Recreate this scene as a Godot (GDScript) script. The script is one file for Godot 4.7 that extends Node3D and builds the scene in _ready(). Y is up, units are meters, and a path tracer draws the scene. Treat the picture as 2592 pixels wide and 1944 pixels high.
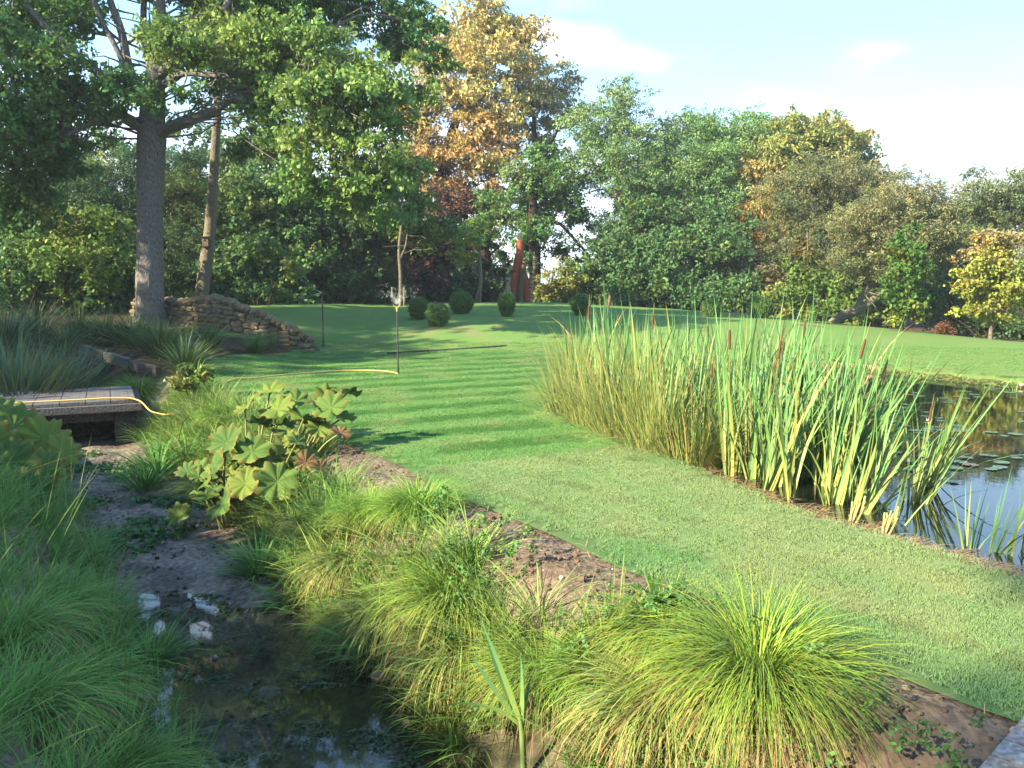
extends Node3D
# A garden in early autumn: a stream in shade, newly laid striped turf, a pond with bulrushes, trees all round.

var R := RandomNumberGenerator.new()
var nz := FastNoiseLite.new()
var nz2 := FastNoiseLite.new()
var taken := {}
var M := {}
const WATER := -0.13      # pond level
const STREAM := -0.72     # stream level

# ------------------------------------------------------------------ mesh building
class MB:
	var v := PackedVector3Array()
	var n := PackedVector3Array()
	var c := PackedColorArray()
	var ix := PackedInt32Array()
	func tri(a: Vector3, b: Vector3, d: Vector3, col: Color):
		var k := v.size()
		var nn := (d - a).cross(b - a).normalized()
		v.append(a); v.append(b); v.append(d)
		n.append(nn); n.append(nn); n.append(nn)
		c.append(col); c.append(col); c.append(col)
		ix.append(k); ix.append(k + 1); ix.append(k + 2)
	func quad(a: Vector3, b: Vector3, d: Vector3, e: Vector3, col: Color):
		tri(a, b, d, col)
		tri(a, d, e, col)
	func box(o: Vector3, ax: Vector3, ay: Vector3, az: Vector3, col: Color):   # centre and half axes
		var p: Array[Vector3] = []
		for i in 8:
			p.append(o + ax * (1 if i & 1 else -1) + ay * (1 if i & 2 else -1) + az * (1 if i & 4 else -1))
		for f in [[0, 1, 3, 2], [5, 4, 6, 7], [4, 0, 2, 6], [1, 5, 7, 3], [2, 3, 7, 6], [4, 5, 1, 0]]:
			quad(p[f[0]], p[f[3]], p[f[2]], p[f[1]], col)
	# a blade: ribbon along pts, width w falling to a tip
	func blade(pts: Array, w: float, side: Vector3, c0: Color, c1: Color, base := 1.0):
		var k := v.size()
		var m := pts.size()
		for i in m:
			var t := float(i) / (m - 1)
			var d: Vector3 = (pts[mini(i + 1, m - 1)] - pts[maxi(i - 1, 0)]).normalized()
			var nn := side.cross(d).normalized()
			var ww := w * 0.5 * lerpf(base, 1.0, minf(t * 3.0, 1.0)) * (1.0 - pow(t, 2.2))
			var cc := c0.lerp(c1, t)
			if i == m - 1:
				v.append(pts[i]); n.append(nn); c.append(cc)
			else:
				v.append(pts[i] - side * ww); v.append(pts[i] + side * ww)
				n.append(nn); n.append(nn); c.append(cc); c.append(cc)
		for i in m - 2:
			var q := k + i * 2
			for e in [q, q + 2, q + 1, q + 1, q + 2, q + 3]: ix.append(e)
		var z := k + (m - 2) * 2
		ix.append(z); ix.append(z + 2); ix.append(z + 1)
	func tube(pts: Array, rad: Array, sides: int, col: Color, col2 = null, wob := 0.0, seed_ := 0):
		var k := v.size()
		var m := pts.size()
		var u := Vector3.UP
		var t0: Vector3 = (pts[1] - pts[0]).normalized()
		if absf(t0.y) > 0.9: u = Vector3.RIGHT
		for i in m:
			var d: Vector3 = (pts[mini(i + 1, m - 1)] - pts[maxi(i - 1, 0)]).normalized()
			var a := d.cross(u).normalized()
			var b := a.cross(d).normalized()
			u = b
			var cc: Color = col if col2 == null else col.lerp(col2, float(i) / (m - 1))
			for s in sides:
				var g := TAU * s / sides
				var o := a * cos(g) + b * sin(g)
				var rr: float = rad[i] * (1.0 + wob * sin(s * 2.7 + i * 1.3 + seed_) * 0.5 + wob * sin(s * 5.1 + i * 0.4 + seed_ * 2) * 0.5)
				v.append(pts[i] + o * rr); n.append(o); c.append(cc)
		for i in m - 1:
			for s in sides:
				var p := k + i * sides + s
				var q := k + i * sides + (s + 1) % sides
				for e in [p, q, p + sides, q, q + sides, p + sides]: ix.append(e)
		# end caps
		for e in [0, m - 1]:
			var ctr := v.size()
			var dd: Vector3 = (pts[1] - pts[0]).normalized() * -1.0 if e == 0 else (pts[m - 1] - pts[m - 2]).normalized()
			v.append(pts[e]); n.append(dd); c.append(col)
			for s in sides:
				v.append(v[k + e * sides + s]); n.append(dd); c.append(col)
			for s in sides:
				ix.append(ctr)
				if e == 0:
					ix.append(ctr + 1 + (s + 1) % sides); ix.append(ctr + 1 + s)
				else:
					ix.append(ctr + 1 + s); ix.append(ctr + 1 + (s + 1) % sides)
	func mesh(mat: Material) -> ArrayMesh:
		var m := ArrayMesh.new()
		var a := []
		a.resize(Mesh.ARRAY_MAX)
		a[Mesh.ARRAY_VERTEX] = v
		a[Mesh.ARRAY_NORMAL] = n
		a[Mesh.ARRAY_COLOR] = c
		a[Mesh.ARRAY_INDEX] = ix
		m.add_surface_from_arrays(Mesh.PRIMITIVE_TRIANGLES, a)
		m.surface_set_material(0, mat)
		return m

# ------------------------------------------------------------------ naming and tagging
func numbered(called: String) -> String:
	if not taken.has(called):
		taken[called] = 0
		return called
	taken[called] += 1
	return "%s_%03d" % [called, taken[called]]

func tag(o: Node, label: String, category: String, group := "", kind := ""):
	if label: o.set_meta("label", label)
	if category: o.set_meta("category", category)
	if group: o.set_meta("group", group)
	if kind: o.set_meta("kind", kind)

func thing(called: String, label: String, category: String, at := Vector3.ZERO, group := "") -> Node3D:
	var o := Node3D.new()
	o.name = numbered(called)
	add_child(o)
	o.position = at
	tag(o, label, category, group)
	return o

func part(called: String, mesh: Mesh, parent: Node3D, at := Vector3.ZERO, kind := "") -> MeshInstance3D:
	var o := MeshInstance3D.new()
	o.name = called
	o.mesh = mesh
	parent.add_child(o, true)
	o.position = at
	if kind: o.set_meta("kind", kind)
	return o

func solo(called: String, mesh: Mesh, label: String, category: String, at := Vector3.ZERO, group := "", kind := "") -> MeshInstance3D:
	var o := MeshInstance3D.new()
	o.name = numbered(called)
	o.mesh = mesh
	add_child(o)
	o.position = at
	tag(o, label, category, group, kind)
	return o

func many(called: String, mesh: Mesh, tr: Array, cols: Array, parent: Node3D) -> MultiMeshInstance3D:
	var mm := MultiMesh.new()
	mm.transform_format = MultiMesh.TRANSFORM_3D
	mm.use_colors = true
	mm.mesh = mesh
	mm.instance_count = tr.size()
	for i in tr.size():
		mm.set_instance_transform(i, tr[i])
		mm.set_instance_color(i, cols[i])
	var o := MultiMeshInstance3D.new()
	o.name = called if parent != self else numbered(called)
	o.multimesh = mm
	parent.add_child(o, true)
	o.set_meta("kind", "stuff")
	return o

func rnd(a: float, b: float) -> float: return R.randf_range(a, b)
func rvec() -> Vector3:
	var z := rnd(-1, 1)
	var a := rnd(0, TAU)
	var s := sqrt(1 - z * z)
	return Vector3(s * cos(a), z, s * sin(a))
func vary(c: Color, a := 0.12) -> Color:
	var k := 1.0 + rnd(-a, a)
	return Color(c.r * k * (1 + rnd(-a, a) * 0.6), c.g * k, c.b * k * (1 + rnd(-a, a) * 0.6))

# ------------------------------------------------------------------ materials
func noise_tex(freq: float, lo: float, hi: float, size := 512, oct := 4, sd := 1, normal := false, strength := 4.0) -> Texture2D:
	var f := FastNoiseLite.new()
	f.noise_type = FastNoiseLite.TYPE_SIMPLEX_SMOOTH
	f.frequency = freq
	f.fractal_octaves = oct
	f.seed = sd
	var t := NoiseTexture2D.new()
	t.width = size
	t.height = size
	t.seamless = true
	t.noise = f
	if normal:
		t.as_normal_map = true
		t.bump_strength = strength
	else:
		var g := Gradient.new()
		g.set_color(0, Color(lo, lo, lo))
		g.set_color(1, Color(hi, hi, hi))
		t.color_ramp = g
	return t

func mat(rough := 0.8, back := 0.0, tex: Texture2D = null, scale := 1.0, nrm: Texture2D = null, nscale := 1.0, spec := 0.5) -> StandardMaterial3D:
	var m := StandardMaterial3D.new()
	m.vertex_color_use_as_albedo = true
	m.roughness = rough
	m.metallic_specular = spec
	m.cull_mode = BaseMaterial3D.CULL_DISABLED
	if tex or nrm:
		m.uv1_triplanar = true
		m.uv1_scale = Vector3.ONE * scale
	if tex: m.albedo_texture = tex
	if nrm:
		m.normal_enabled = true
		m.normal_texture = nrm
		m.normal_scale = nscale
	if back > 0.0:
		m.backlight_enabled = true
		m.backlight = Color(back, back, back)
	return m

# ------------------------------------------------------------------ terrain
var POND := PackedVector2Array([Vector2(3.12, -4.84), Vector2(2.98, -5.15), Vector2(2.79, -5.45), Vector2(2.55, -5.94), Vector2(2.24, -6.54), Vector2(2.06, -7.25), Vector2(1.76, -8.22), Vector2(1.23, -9.59), Vector2(0.79, -11.05), Vector2(0.72, -12.2), Vector2(0.85, -14.2), Vector2(1.5, -16.2), Vector2(2.9, -18.2), Vector2(4.8, -19.3), Vector2(7.55, -19.55), Vector2(8.29, -18.47), Vector2(9.01, -17.06), Vector2(9.69, -15.48), Vector2(11.6, -13.2), Vector2(12.3, -10), Vector2(11, -6.5), Vector2(8, -4.2), Vector2(5, -3.6)])
var LAWN := PackedVector2Array([Vector2(2.5, -2.2), Vector2(1.99, -3.09), Vector2(1.88, -3.2), Vector2(1.77, -3.36), Vector2(1.61, -3.62), Vector2(1.37, -3.93), Vector2(1.02, -4.46), Vector2(0.69, -4.84), Vector2(0.33, -5.5), Vector2(-0.02, -6.02), Vector2(-0.62, -6.88), Vector2(-1.05, -7.8), Vector2(-1.89, -9.06), Vector2(-2.87, -10.82), Vector2(-3.9, -12.15), Vector2(-4.8, -13.53), Vector2(-5.6, -14.8), Vector2(-6.18, -16.43), Vector2(-6.27, -17.48), Vector2(-6.06, -18.35), Vector2(-5.63, -19.37), Vector2(-5.38, -20.07), Vector2(-5.63, -20.92), Vector2(-6.38, -20.79), Vector2(-7.25, -20.6), Vector2(-8.2, -21.6), Vector2(-5, -20.9), Vector2(-4.8, -21.4), Vector2(-7.5, -23.5), Vector2(-9.5, -25.5), Vector2(-11, -28), Vector2(-11.5, -31), Vector2(-10, -34.5), Vector2(-5, -37.5), Vector2(0, -40.5), Vector2(6, -38.5), Vector2(11, -36), Vector2(15, -33.6), Vector2(19, -31.5), Vector2(30, -27), Vector2(30, -2)])
var CREEK := PackedVector2Array([Vector2(1.6, -1.2), Vector2(-0.1, -2.7), Vector2(-0.9, -3.83), Vector2(-1.45, -4.75), Vector2(-2.0, -5.6), Vector2(-2.85, -7.0), Vector2(-3.9, -8.7), Vector2(-4.75, -9.9), Vector2(-6.1, -12.0), Vector2(-7.3, -13.8), Vector2(-9.5, -16.0)])
const MULCH := [[-7.0, -18.4, 2.2], [-9.2, -18.8, 2.6], [-5.9, -18.9, 1.0], [-11.5, -20, 2.5]]

func lut(t: Array, x: float) -> float:
	if x <= t[0][0]: return t[0][1]
	for i in range(1, t.size()):
		if x <= t[i][0]:
			return lerpf(t[i - 1][1], t[i][1], (x - t[i - 1][0]) / (t[i][0] - t[i - 1][0]))
	return t[-1][1]

const TC := [[20.3, 0.0], [22.0, 0.1], [26.0, 0.64], [29.0, 0.91], [33.0, 1.05], [37.0, 1.13], [42.0, 1.05], [50.0, 0.7], [70.0, 0.3]]
const TL := [[12.0, 0.0], [15.0, 0.2], [17.0, 0.4], [20.0, 0.5], [23.0, 0.72], [28.0, 1.15], [34.0, 1.15], [50.0, 0.7], [70.0, 0.3]]
const TX := [[2.0, 1.0], [9.4, 0.62], [12.6, 0.36], [14.7, 0.17], [18.7, -0.25], [26.0, -0.4]]

func sd_poly(p: Vector2, poly: PackedVector2Array) -> float:   # negative inside
	var d := 1e9
	var inside := false
	var j := poly.size() - 1
	for i in poly.size():
		var a := poly[j]
		var b := poly[i]
		var e := b - a
		var w := p - a
		var q := w - e * clampf(w.dot(e) / e.length_squared(), 0.0, 1.0)
		d = minf(d, q.length_squared())
		if (a.y > p.y) != (b.y > p.y) and p.x < (b.x - a.x) * (p.y - a.y) / (b.y - a.y) + a.x:
			inside = not inside
		j = i
	return -sqrt(d) if inside else sqrt(d)

func creek(p: Vector2) -> float:      # distance to the stream's middle, signed: positive on the lawn's side
	var d := 1e9
	var s := 1.0
	for i in CREEK.size() - 1:
		var a := CREEK[i]
		var e := CREEK[i + 1] - a
		var w := p - a
		var q := w - e * clampf(w.dot(e) / e.length_squared(), 0.0, 1.0)
		if q.length_squared() < d:
			d = q.length_squared()
			s = 1.0 if e.cross(w) > 0.0 else -1.0
	return sqrt(d) * s

func lawn_sd(p: Vector2) -> float:    # negative on the lawn
	var a := sd_poly(p, LAWN)
	if a > 3.0: return a
	return maxf(a, 0.13 + 0.05 * nz.get_noise_2d(p.x * 30, p.y * 30) - sd_poly(p, POND))

func base_h(x: float, z: float) -> float:
	var D := -z
	var c := (lut(TC, D - 1.2) + lut(TC, D) + lut(TC, D + 1.2)) / 3.0 * lut(TX, x)
	var w := smoothstep(-4.2, -7.6, x)
	if w > 0.0:
		c = lerpf(c, (lut(TL, D - 1.2) + lut(TL, D) + lut(TL, D + 1.2)) / 3.0, w)
	return c

func ground(x: float, z: float) -> float:
	var p := Vector2(x, z)
	var h := base_h(x, z)
	if z > -22.0 and x > 0.0 and x < 13.5:
		var s := -sd_poly(p, POND)
		if s > -0.3:
			h = lerpf(h, -0.9, smoothstep(-0.12, 1.3, s)) - 0.16 * smoothstep(-0.3, 0.12, s)
	if z > -17.5 and x < 3.0:
		var d := creek(p)
		var bed := lerpf(-0.785, -0.668, smoothstep(5.5, 6.9, -z)) + (0.07 * nz.get_noise_2d(x * 34, z * 34) + 0.04 * nz.get_noise_2d(x * 70, z * 70)) * smoothstep(7.0, 5.0, -z) + 0.018 * nz.get_noise_2d(x * 20, z * 20)
		var hw := 0.62
		if d > 0:
			h = lerpf(bed, h, smoothstep(hw - 0.1, hw + 1.0, d))
		else:
			h = lerpf(bed, h + 0.05, smoothstep(hw - 0.05, hw + 0.9, -d))
	return h

func steps(lo: float, hi: float, fine_lo: float, fine_hi: float, fine: float, grow: float) -> PackedFloat32Array:
	var a: Array[float] = []
	var x := fine_lo
	while x < fine_hi:
		a.append(x); x += fine
	var s := fine
	while x < hi:
		a.append(x); s *= grow; x += s
	a.append(hi)
	x = fine_lo; s = fine
	while true:
		s *= grow; x -= s
		if x <= lo: break
		a.push_front(x)
	a.push_front(lo)
	return PackedFloat32Array(a)

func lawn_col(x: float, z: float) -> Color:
	# rows of paler and deeper green across the turf
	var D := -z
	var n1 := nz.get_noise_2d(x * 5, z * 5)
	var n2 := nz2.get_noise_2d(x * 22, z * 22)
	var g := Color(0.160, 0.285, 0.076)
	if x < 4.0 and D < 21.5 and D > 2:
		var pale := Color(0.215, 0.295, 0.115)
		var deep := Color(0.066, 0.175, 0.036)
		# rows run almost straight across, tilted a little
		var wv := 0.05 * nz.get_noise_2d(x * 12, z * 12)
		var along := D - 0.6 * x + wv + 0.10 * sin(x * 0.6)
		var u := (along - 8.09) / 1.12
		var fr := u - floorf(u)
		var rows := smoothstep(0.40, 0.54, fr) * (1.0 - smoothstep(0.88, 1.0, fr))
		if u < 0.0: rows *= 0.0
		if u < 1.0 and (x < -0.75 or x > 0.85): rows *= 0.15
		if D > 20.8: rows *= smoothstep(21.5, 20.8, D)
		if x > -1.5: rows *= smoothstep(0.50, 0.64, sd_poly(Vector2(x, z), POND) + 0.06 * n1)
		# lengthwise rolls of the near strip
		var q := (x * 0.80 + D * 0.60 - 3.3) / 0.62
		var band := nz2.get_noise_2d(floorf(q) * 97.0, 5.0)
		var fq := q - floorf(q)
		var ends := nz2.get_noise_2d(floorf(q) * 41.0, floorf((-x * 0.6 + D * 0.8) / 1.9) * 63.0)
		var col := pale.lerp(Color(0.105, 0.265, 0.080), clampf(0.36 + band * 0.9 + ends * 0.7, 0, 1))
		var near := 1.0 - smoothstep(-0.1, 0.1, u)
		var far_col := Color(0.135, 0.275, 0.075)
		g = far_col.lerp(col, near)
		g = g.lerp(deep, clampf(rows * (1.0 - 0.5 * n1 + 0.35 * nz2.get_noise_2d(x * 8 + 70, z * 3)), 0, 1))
		# joints between rolls
		if near > 0.5 and fq < 0.06 and ends > -0.1: g = g.lerp(Color(0.10, 0.10, 0.035), 0.5)
	g = g.lerp(Color(0.24, 0.25, 0.105), clampf(n2 * 0.7 + n1 * 0.5, 0, 0.5))
	g = g * (1.0 + 0.12 * n2)
	# worn patch on the mound, with dry grass
	var wm := smoothstep(0.25, 0.5, nz.get_noise_2d(x * 9 + 40, z * 26) ) * smoothstep(1.6, 0.4, absf(D - 24.8)) * smoothstep(4.5, 2.5, absf(x + 1.0))
	g = g.lerp(Color(0.26, 0.24, 0.12), wm * 0.8)
	g.a = 1.0
	return g

func ground_col(x: float, z: float) -> Color:
	var n1 := nz.get_noise_2d(x * 40, z * 40)
	var n2 := nz2.get_noise_2d(x * 9, z * 9)
	var soil := Color(0.265, 0.208, 0.150).lerp(Color(0.160, 0.120, 0.086), clampf(0.5 + n1, 0, 1))
	soil = soil.lerp(Color(0.31, 0.25, 0.185), clampf(n2, 0, 0.8))
	if z < -15.5:
		for m in MULCH:
			var d := Vector2(x - m[0], z - m[1]).length()
			if d < m[2] + 0.3: return Color(0.105, 0.062, 0.04).lerp(Color(0.06, 0.038, 0.026), clampf(0.5 + n1 * 1.4, 0, 1))
		return Color(0.09, 0.075, 0.04).lerp(Color(0.14, 0.10, 0.06), clampf(0.5 + n2, 0, 1))
	var d2 := creek(Vector2(x, z))
	if absf(d2) < 1.5:
		var mud := Color(0.300, 0.240, 0.190).lerp(Color(0.145, 0.118, 0.096), clampf(0.4 + n1 * 2.0, 0, 1))
		mud = mud.lerp(Color(0.050, 0.062, 0.026), clampf(smoothstep(6.4, 5.2, -z) * (0.65 + n2), 0, 1))
		soil = mud.lerp(soil, smoothstep(0.7, 1.25, absf(d2)))
	if sd_poly(Vector2(x, z), POND) < 0.45 and x > 0: soil = soil.lerp(Color(0.05, 0.042, 0.032), 0.7)
	return soil

func build_ground():
	var xs := steps(-400, 400, -7.2, 4.2, 0.085, 1.07)
	var zs := steps(-600, 12, -10.5, -2.6, 0.085, 1.045)
	var nx := xs.size()
	var nzc := zs.size()
	var g := MB.new()
	var H := PackedFloat32Array()
	var SD := PackedFloat32Array()
	for j in nzc:
		for i in nx:
			var x := xs[i]
			var z := zs[j]
			var far := x < -40 or x > 40 or z < -75
			var h := 0.0 if far else ground(x, z)
			var sd := 9.0 if far else lawn_sd(Vector2(x, z))
			H.append(h); SD.append(sd)
			var drop := 0.03 * smoothstep(0.0, -0.15, sd)
			var rough := 0.0
			if sd > 0.02 and sd < 2.5 and z > -13: rough = 0.035 * nz.get_noise_2d(x * 45, z * 45) * smoothstep(0.02, 0.2, sd)
			g.v.append(Vector3(x, h - drop + rough, z))
			g.n.append(Vector3.UP)
			g.c.append(Color(0.06, 0.09, 0.03) if far else ground_col(x, z))
	for j in nzc - 1:
		for i in nx - 1:
			var k := j * nx + i
			for e in [k, k + 1, k + nx, k + 1, k + nx + 1, k + nx]: g.ix.append(e)
	smooth(g, nx, nzc)
	var o := solo("ground", g.mesh(M.soil), "", "", Vector3.ZERO, "", "structure")
	# the lawn: its own sheet, cut along its outline
	var l := MB.new()
	var ids := {}
	for j in nzc - 1:
		for i in nx - 1:
			var k := j * nx + i
			if SD[k] >= 0.0 and SD[k + 1] >= 0.0 and SD[k + nx] >= 0.0 and SD[k + nx + 1] >= 0.0: continue
			for t in [[k, k + 1, k + nx], [k + 1, k + nx + 1, k + nx]]:
				var poly := []
				for e in 3:
					var a: int = t[e]
					var b: int = t[(e + 1) % 3]
					if SD[a] < 0.0: poly.append([a, a, 0.0])
					if (SD[a] < 0.0) != (SD[b] < 0.0):
						# the same point from both sides of the shared edge
						var lo := mini(a, b)
						var hi := maxi(a, b)
						poly.append([lo, hi, SD[lo] / (SD[lo] - SD[hi])])
				var first := -1
				var last := -1
				for e in poly:
					var key: Array = e
					var id: int
					if ids.has(key): id = ids[key]
					else:
						var x := lerpf(xs[e[0] % nx], xs[e[1] % nx], e[2])
						var z := lerpf(zs[e[0] / nx], zs[e[1] / nx], e[2])
						var sd: float = SD[e[0]] if e[2] == 0.0 else 0.0
						id = l.v.size()
						ids[key] = id
						l.v.append(Vector3(x, lerpf(H[e[0]], H[e[1]], e[2]) + 0.008 + 0.03 * smoothstep(0.0, -0.10, sd) + 0.012 * nz.get_noise_2d(x * 15, z * 15) * smoothstep(0.0, -0.2, sd), z))
						l.n.append(g.n[e[0]].lerp(g.n[e[1]], e[2]).normalized())
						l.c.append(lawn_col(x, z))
					if first < 0: first = id
					elif last >= 0:
						l.ix.append(first); l.ix.append(last); l.ix.append(id)
					if first != id: last = id
	solo("lawn", l.mesh(M.turf), "", "", Vector3.ZERO, "", "structure")

func smooth(g: MB, nx: int, ny: int):
	for j in ny:
		for i in nx:
			var a := g.v[j * nx + mini(i + 1, nx - 1)] - g.v[j * nx + maxi(i - 1, 0)]
			var b := g.v[mini(j + 1, ny - 1) * nx + i] - g.v[maxi(j - 1, 0) * nx + i]
			g.n[j * nx + i] = b.cross(a).normalized()

func normals(g: MB):
	for i in g.n.size(): g.n[i] = Vector3.ZERO
	for k in range(0, g.ix.size(), 3):
		var a := g.ix[k]
		var b := g.ix[k + 1]
		var d := g.ix[k + 2]
		var nn := (g.v[d] - g.v[a]).cross(g.v[b] - g.v[a])
		g.n[a] += nn; g.n[b] += nn; g.n[d] += nn
	for i in g.n.size():
		var q := g.n[i].normalized()
		g.n[i] = q if q.length() > 0.5 else Vector3.UP

# ------------------------------------------------------------------ foliage
var SPRIG := {}

func add_leaf(b: MB, p: Vector3, d: Vector3, up: Vector3, ln: float, wd: float, col: Color):
	var side := d.cross(up).normalized()
	var nn := side.cross(d).normalized()
	var mid := p + d * ln * 0.5 + nn * ln * rnd(0.02, 0.1)
	var tip := p + d * ln - nn * ln * rnd(0.0, 0.15)
	var k := b.v.size()
	var drop := nn * wd * rnd(-0.1, 0.25)
	for q in [p, mid - side * wd * 0.5 - drop, tip, mid + side * wd * 0.5 - drop]:
		b.v.append(q)
		b.n.append(nn)
		b.c.append(col)
	for e in [k, k + 1, k + 2, k, k + 2, k + 3]: b.ix.append(e)

func make_sprig(n: int, reach: float, ln: float, wd: float, droop: float, sd: int, m: Material) -> ArrayMesh:
	R.seed = sd
	var b := MB.new()
	var ax := Vector3(1, 0.25, 0).normalized()
	b.tube([-ax * reach * 0.5, ax * reach * 0.4 + Vector3(0, -droop * reach * 0.3, 0)], [0.006, 0.002], 3, Color(0.5, 0.4, 0.35))
	for i in n:
		var t := rnd(-0.5, 0.5)
		var p := ax * reach * t + rvec() * reach * 0.28
		var d := (rvec() + ax * 0.5 + Vector3(0, -droop, 0)).normalized()
		var k := rnd(0.75, 1.25)
		var g := rnd(0.8, 1.2)
		add_leaf(b, p, d, (Vector3.UP + rvec() * 0.9).normalized(), ln * k, wd * k, Color(g * rnd(0.93, 1.1), g, g * rnd(0.85, 1.1)))
	return b.mesh(m)

# lobes: [x, y, z, radius, colour index, density]; sprigs gather in clumps so that gaps stay between them
func crown(parent: Node3D, at: Vector3, lobes: Array, pal: Array, sprig: Array, size: float, dens := 1.0, flat := 0.8, called := "crown"):
	var tr := []
	var co := []
	for L in lobes:
		var c := Vector3(L[0], L[1], L[2]) - at
		var r: float = L[3]
		var n := int(215.0 * dens * L[5] * pow(r / size, 1.85))
		var per := 7
		for k in maxi(n / per, 2):
			var o := rvec() * r * (pow(R.randf(), 0.42) * 1.05 if R.randf() < 0.78 else rnd(0.9, 1.38))
			o.y *= flat
			var p := c + o
			var cl := minf(size * 0.34, r * 0.34)
			var col: Color = pal[L[4]]
			if pal.size() > L[4] + 1 and R.randf() < 0.12: col = pal[L[4] + 1]
			col = vary(col, 0.22)
			for j in per:
				var q := p + Vector3(R.randfn(0, cl), R.randfn(0, cl * 0.55), R.randfn(0, cl))
				var bs := Basis.from_euler(Vector3(rnd(-0.6, 0.6), rnd(0, TAU), rnd(-0.6, 0.6))).scaled(Vector3.ONE * size * rnd(0.7, 1.25))
				tr.append(Transform3D(bs, q))
				co.append(vary(col, 0.14))
	return many(called, sprig[0], tr, co, parent)

func bend(a: Vector3, b: Vector3, n: int, sag: float, jit: float) -> Array:
	var out := []
	for i in n:
		var t := float(i) / (n - 1)
		var p := a.lerp(b, t) + Vector3(0, sag * sin(t * PI), 0)
		if i > 0 and i < n - 1: p += rvec() * jit
		out.append(p)
	return out

func taper(n: int, r0: float, r1: float) -> Array:
	var out := []
	for i in n: out.append(lerpf(r0, r1, pow(float(i) / (n - 1), 0.8)))
	return out

func smooth_path(pts: Array, rad: Array, sub: int) -> Array:
	var c := Curve3D.new()
	for i in pts.size():
		var t: Vector3 = (pts[mini(i + 1, pts.size() - 1)] - pts[maxi(i - 1, 0)]) * 0.2
		c.add_point(pts[i], -t, t)
	var op := []
	var orr := []
	for i in pts.size() - 1:
		for k in sub:
			var t := float(k) / sub
			op.append(c.sample(i, t))
			orr.append(lerpf(rad[i], rad[i + 1], t))
	op.append(pts[-1]); orr.append(rad[-1])
	return [op, orr]

# a tree: trunk path and radii, limbs [[points], r0, r1], lobes of foliage with a bough to each
func tree(called: String, label: String, category: String, trunk: Array, rad: Array, limbs: Array, lobes: Array, pal: Array, sprig: String, size: float, bark: String, dens := 1.0, group := "", boughs := true, sd := 1) -> Node3D:
	R.seed = sd * 7919 + 13
	var at: Vector3 = trunk[0]
	at.y = minf(at.y, base_h(at.x, at.z))
	var o := thing(called, label, category, at, group)
	var b := MB.new()
	var white := Color(1, 1, 1)
	var tp := [at - Vector3(0, 0.1, 0)]
	for i in range(1, trunk.size()): tp.append(trunk[i])
	var local := tp.map(func(p): return p - at)
	var sp := smooth_path(local, rad, 5)
	# root flare
	sp[1][0] *= 1.55
	sp[1][1] *= 1.15
	b.tube(sp[0], sp[1], 20, white, null, 0.08, sd)
	part("trunk", b.mesh(M[bark]), o)
	for L in limbs:
		var lb := MB.new()
		var pts: Array = L[0].map(func(p): return p - at)
		var rr := taper(pts.size(), L[1], L[2])
		var s2 := smooth_path(pts, rr, 4)
		lb.tube(s2[0], s2[1], 9, white, null, 0.06, sd)
		# twigs off the limb
		for k in int(pts.size() * 2):
			var i := R.randi_range(2, s2[0].size() - 1)
			var q: Vector3 = s2[0][i]
			var e := q + (rvec() + Vector3(0, 0.3, 0)) * size * rnd(0.8, 1.6)
			lb.tube(bend(q, e, 4, 0.05, 0.05), taper(4, s2[1][i] * 0.45, 0.008), 5, white)
		part("limb", lb.mesh(M[bark]), o)
	if boughs:
		var bb := MB.new()
		for L in lobes:
			var c := Vector3(L[0], L[1], L[2]) - at
			# nearest point of the trunk below the lobe
			var best: Vector3 = sp[0][-1]
			var br: float = sp[1][-1]
			var bd := 1e9
			for i in range(int(sp[0].size() * 0.42), sp[0].size()):
				var p: Vector3 = sp[0][i]
				var dd := p.distance_to(c) + (3.0 if p.y > c.y - 0.3 * L[3] else 0.0)
				if dd < bd:
					bd = dd; best = p; br = sp[1][i]
			var r0: float = minf(br * 0.5, 0.015 + 0.016 * L[3])
			bb.tube(bend(best, c, 6, 0.12 * bd, 0.05 * bd), taper(6, r0, r0 * 0.35), 6, white)
			for k in 5:
				var e: Vector3 = c + rvec() * L[3] * 0.85
				bb.tube(bend(c + rvec() * 0.05, e, 4, 0.05, 0.06 * L[3]), taper(4, r0 * 0.4, 0.012), 4, white)
		part("boughs", bb.mesh(M[bark]), o, Vector3.ZERO, "stuff")
	crown(o, at, lobes, pal, SPRIG[sprig], size, dens)
	return o

# a bush: stems and foliage from lobes
func bush(called: String, label: String, category: String, lobes: Array, pal: Array, sprig: String, size: float, dens := 1.0, group := "", sd := 1):
	R.seed = sd * 3571 + 7
	var cx := 0.0
	var cz := 0.0
	for L in lobes:
		cx += L[0] / lobes.size(); cz += L[2] / lobes.size()
	var at := Vector3(cx, base_h(cx, cz), cz)
	var o := thing(called, label, category, at, group)
	var b := MB.new()
	for L in lobes:
		var c := Vector3(L[0], L[1], L[2]) - at
		var foot := Vector3(c.x * 0.4 + rnd(-0.1, 0.1), base_h(at.x + c.x * 0.4, at.z + c.z * 0.4) - at.y - 0.05, c.z * 0.4)
		b.tube(bend(foot, c, 5, 0.1, 0.12), taper(5, (0.03 + 0.012 * L[3]) * minf(1.0, size * size), 0.012 * minf(1.0, size)), 6, Color(1, 1, 1))
	part("stems", b.mesh(M.bark_dark), o, Vector3.ZERO, "stuff")
	crown(o, at, lobes, pal, SPRIG[sprig], size, dens, 0.85, "foliage")
	return o

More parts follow.
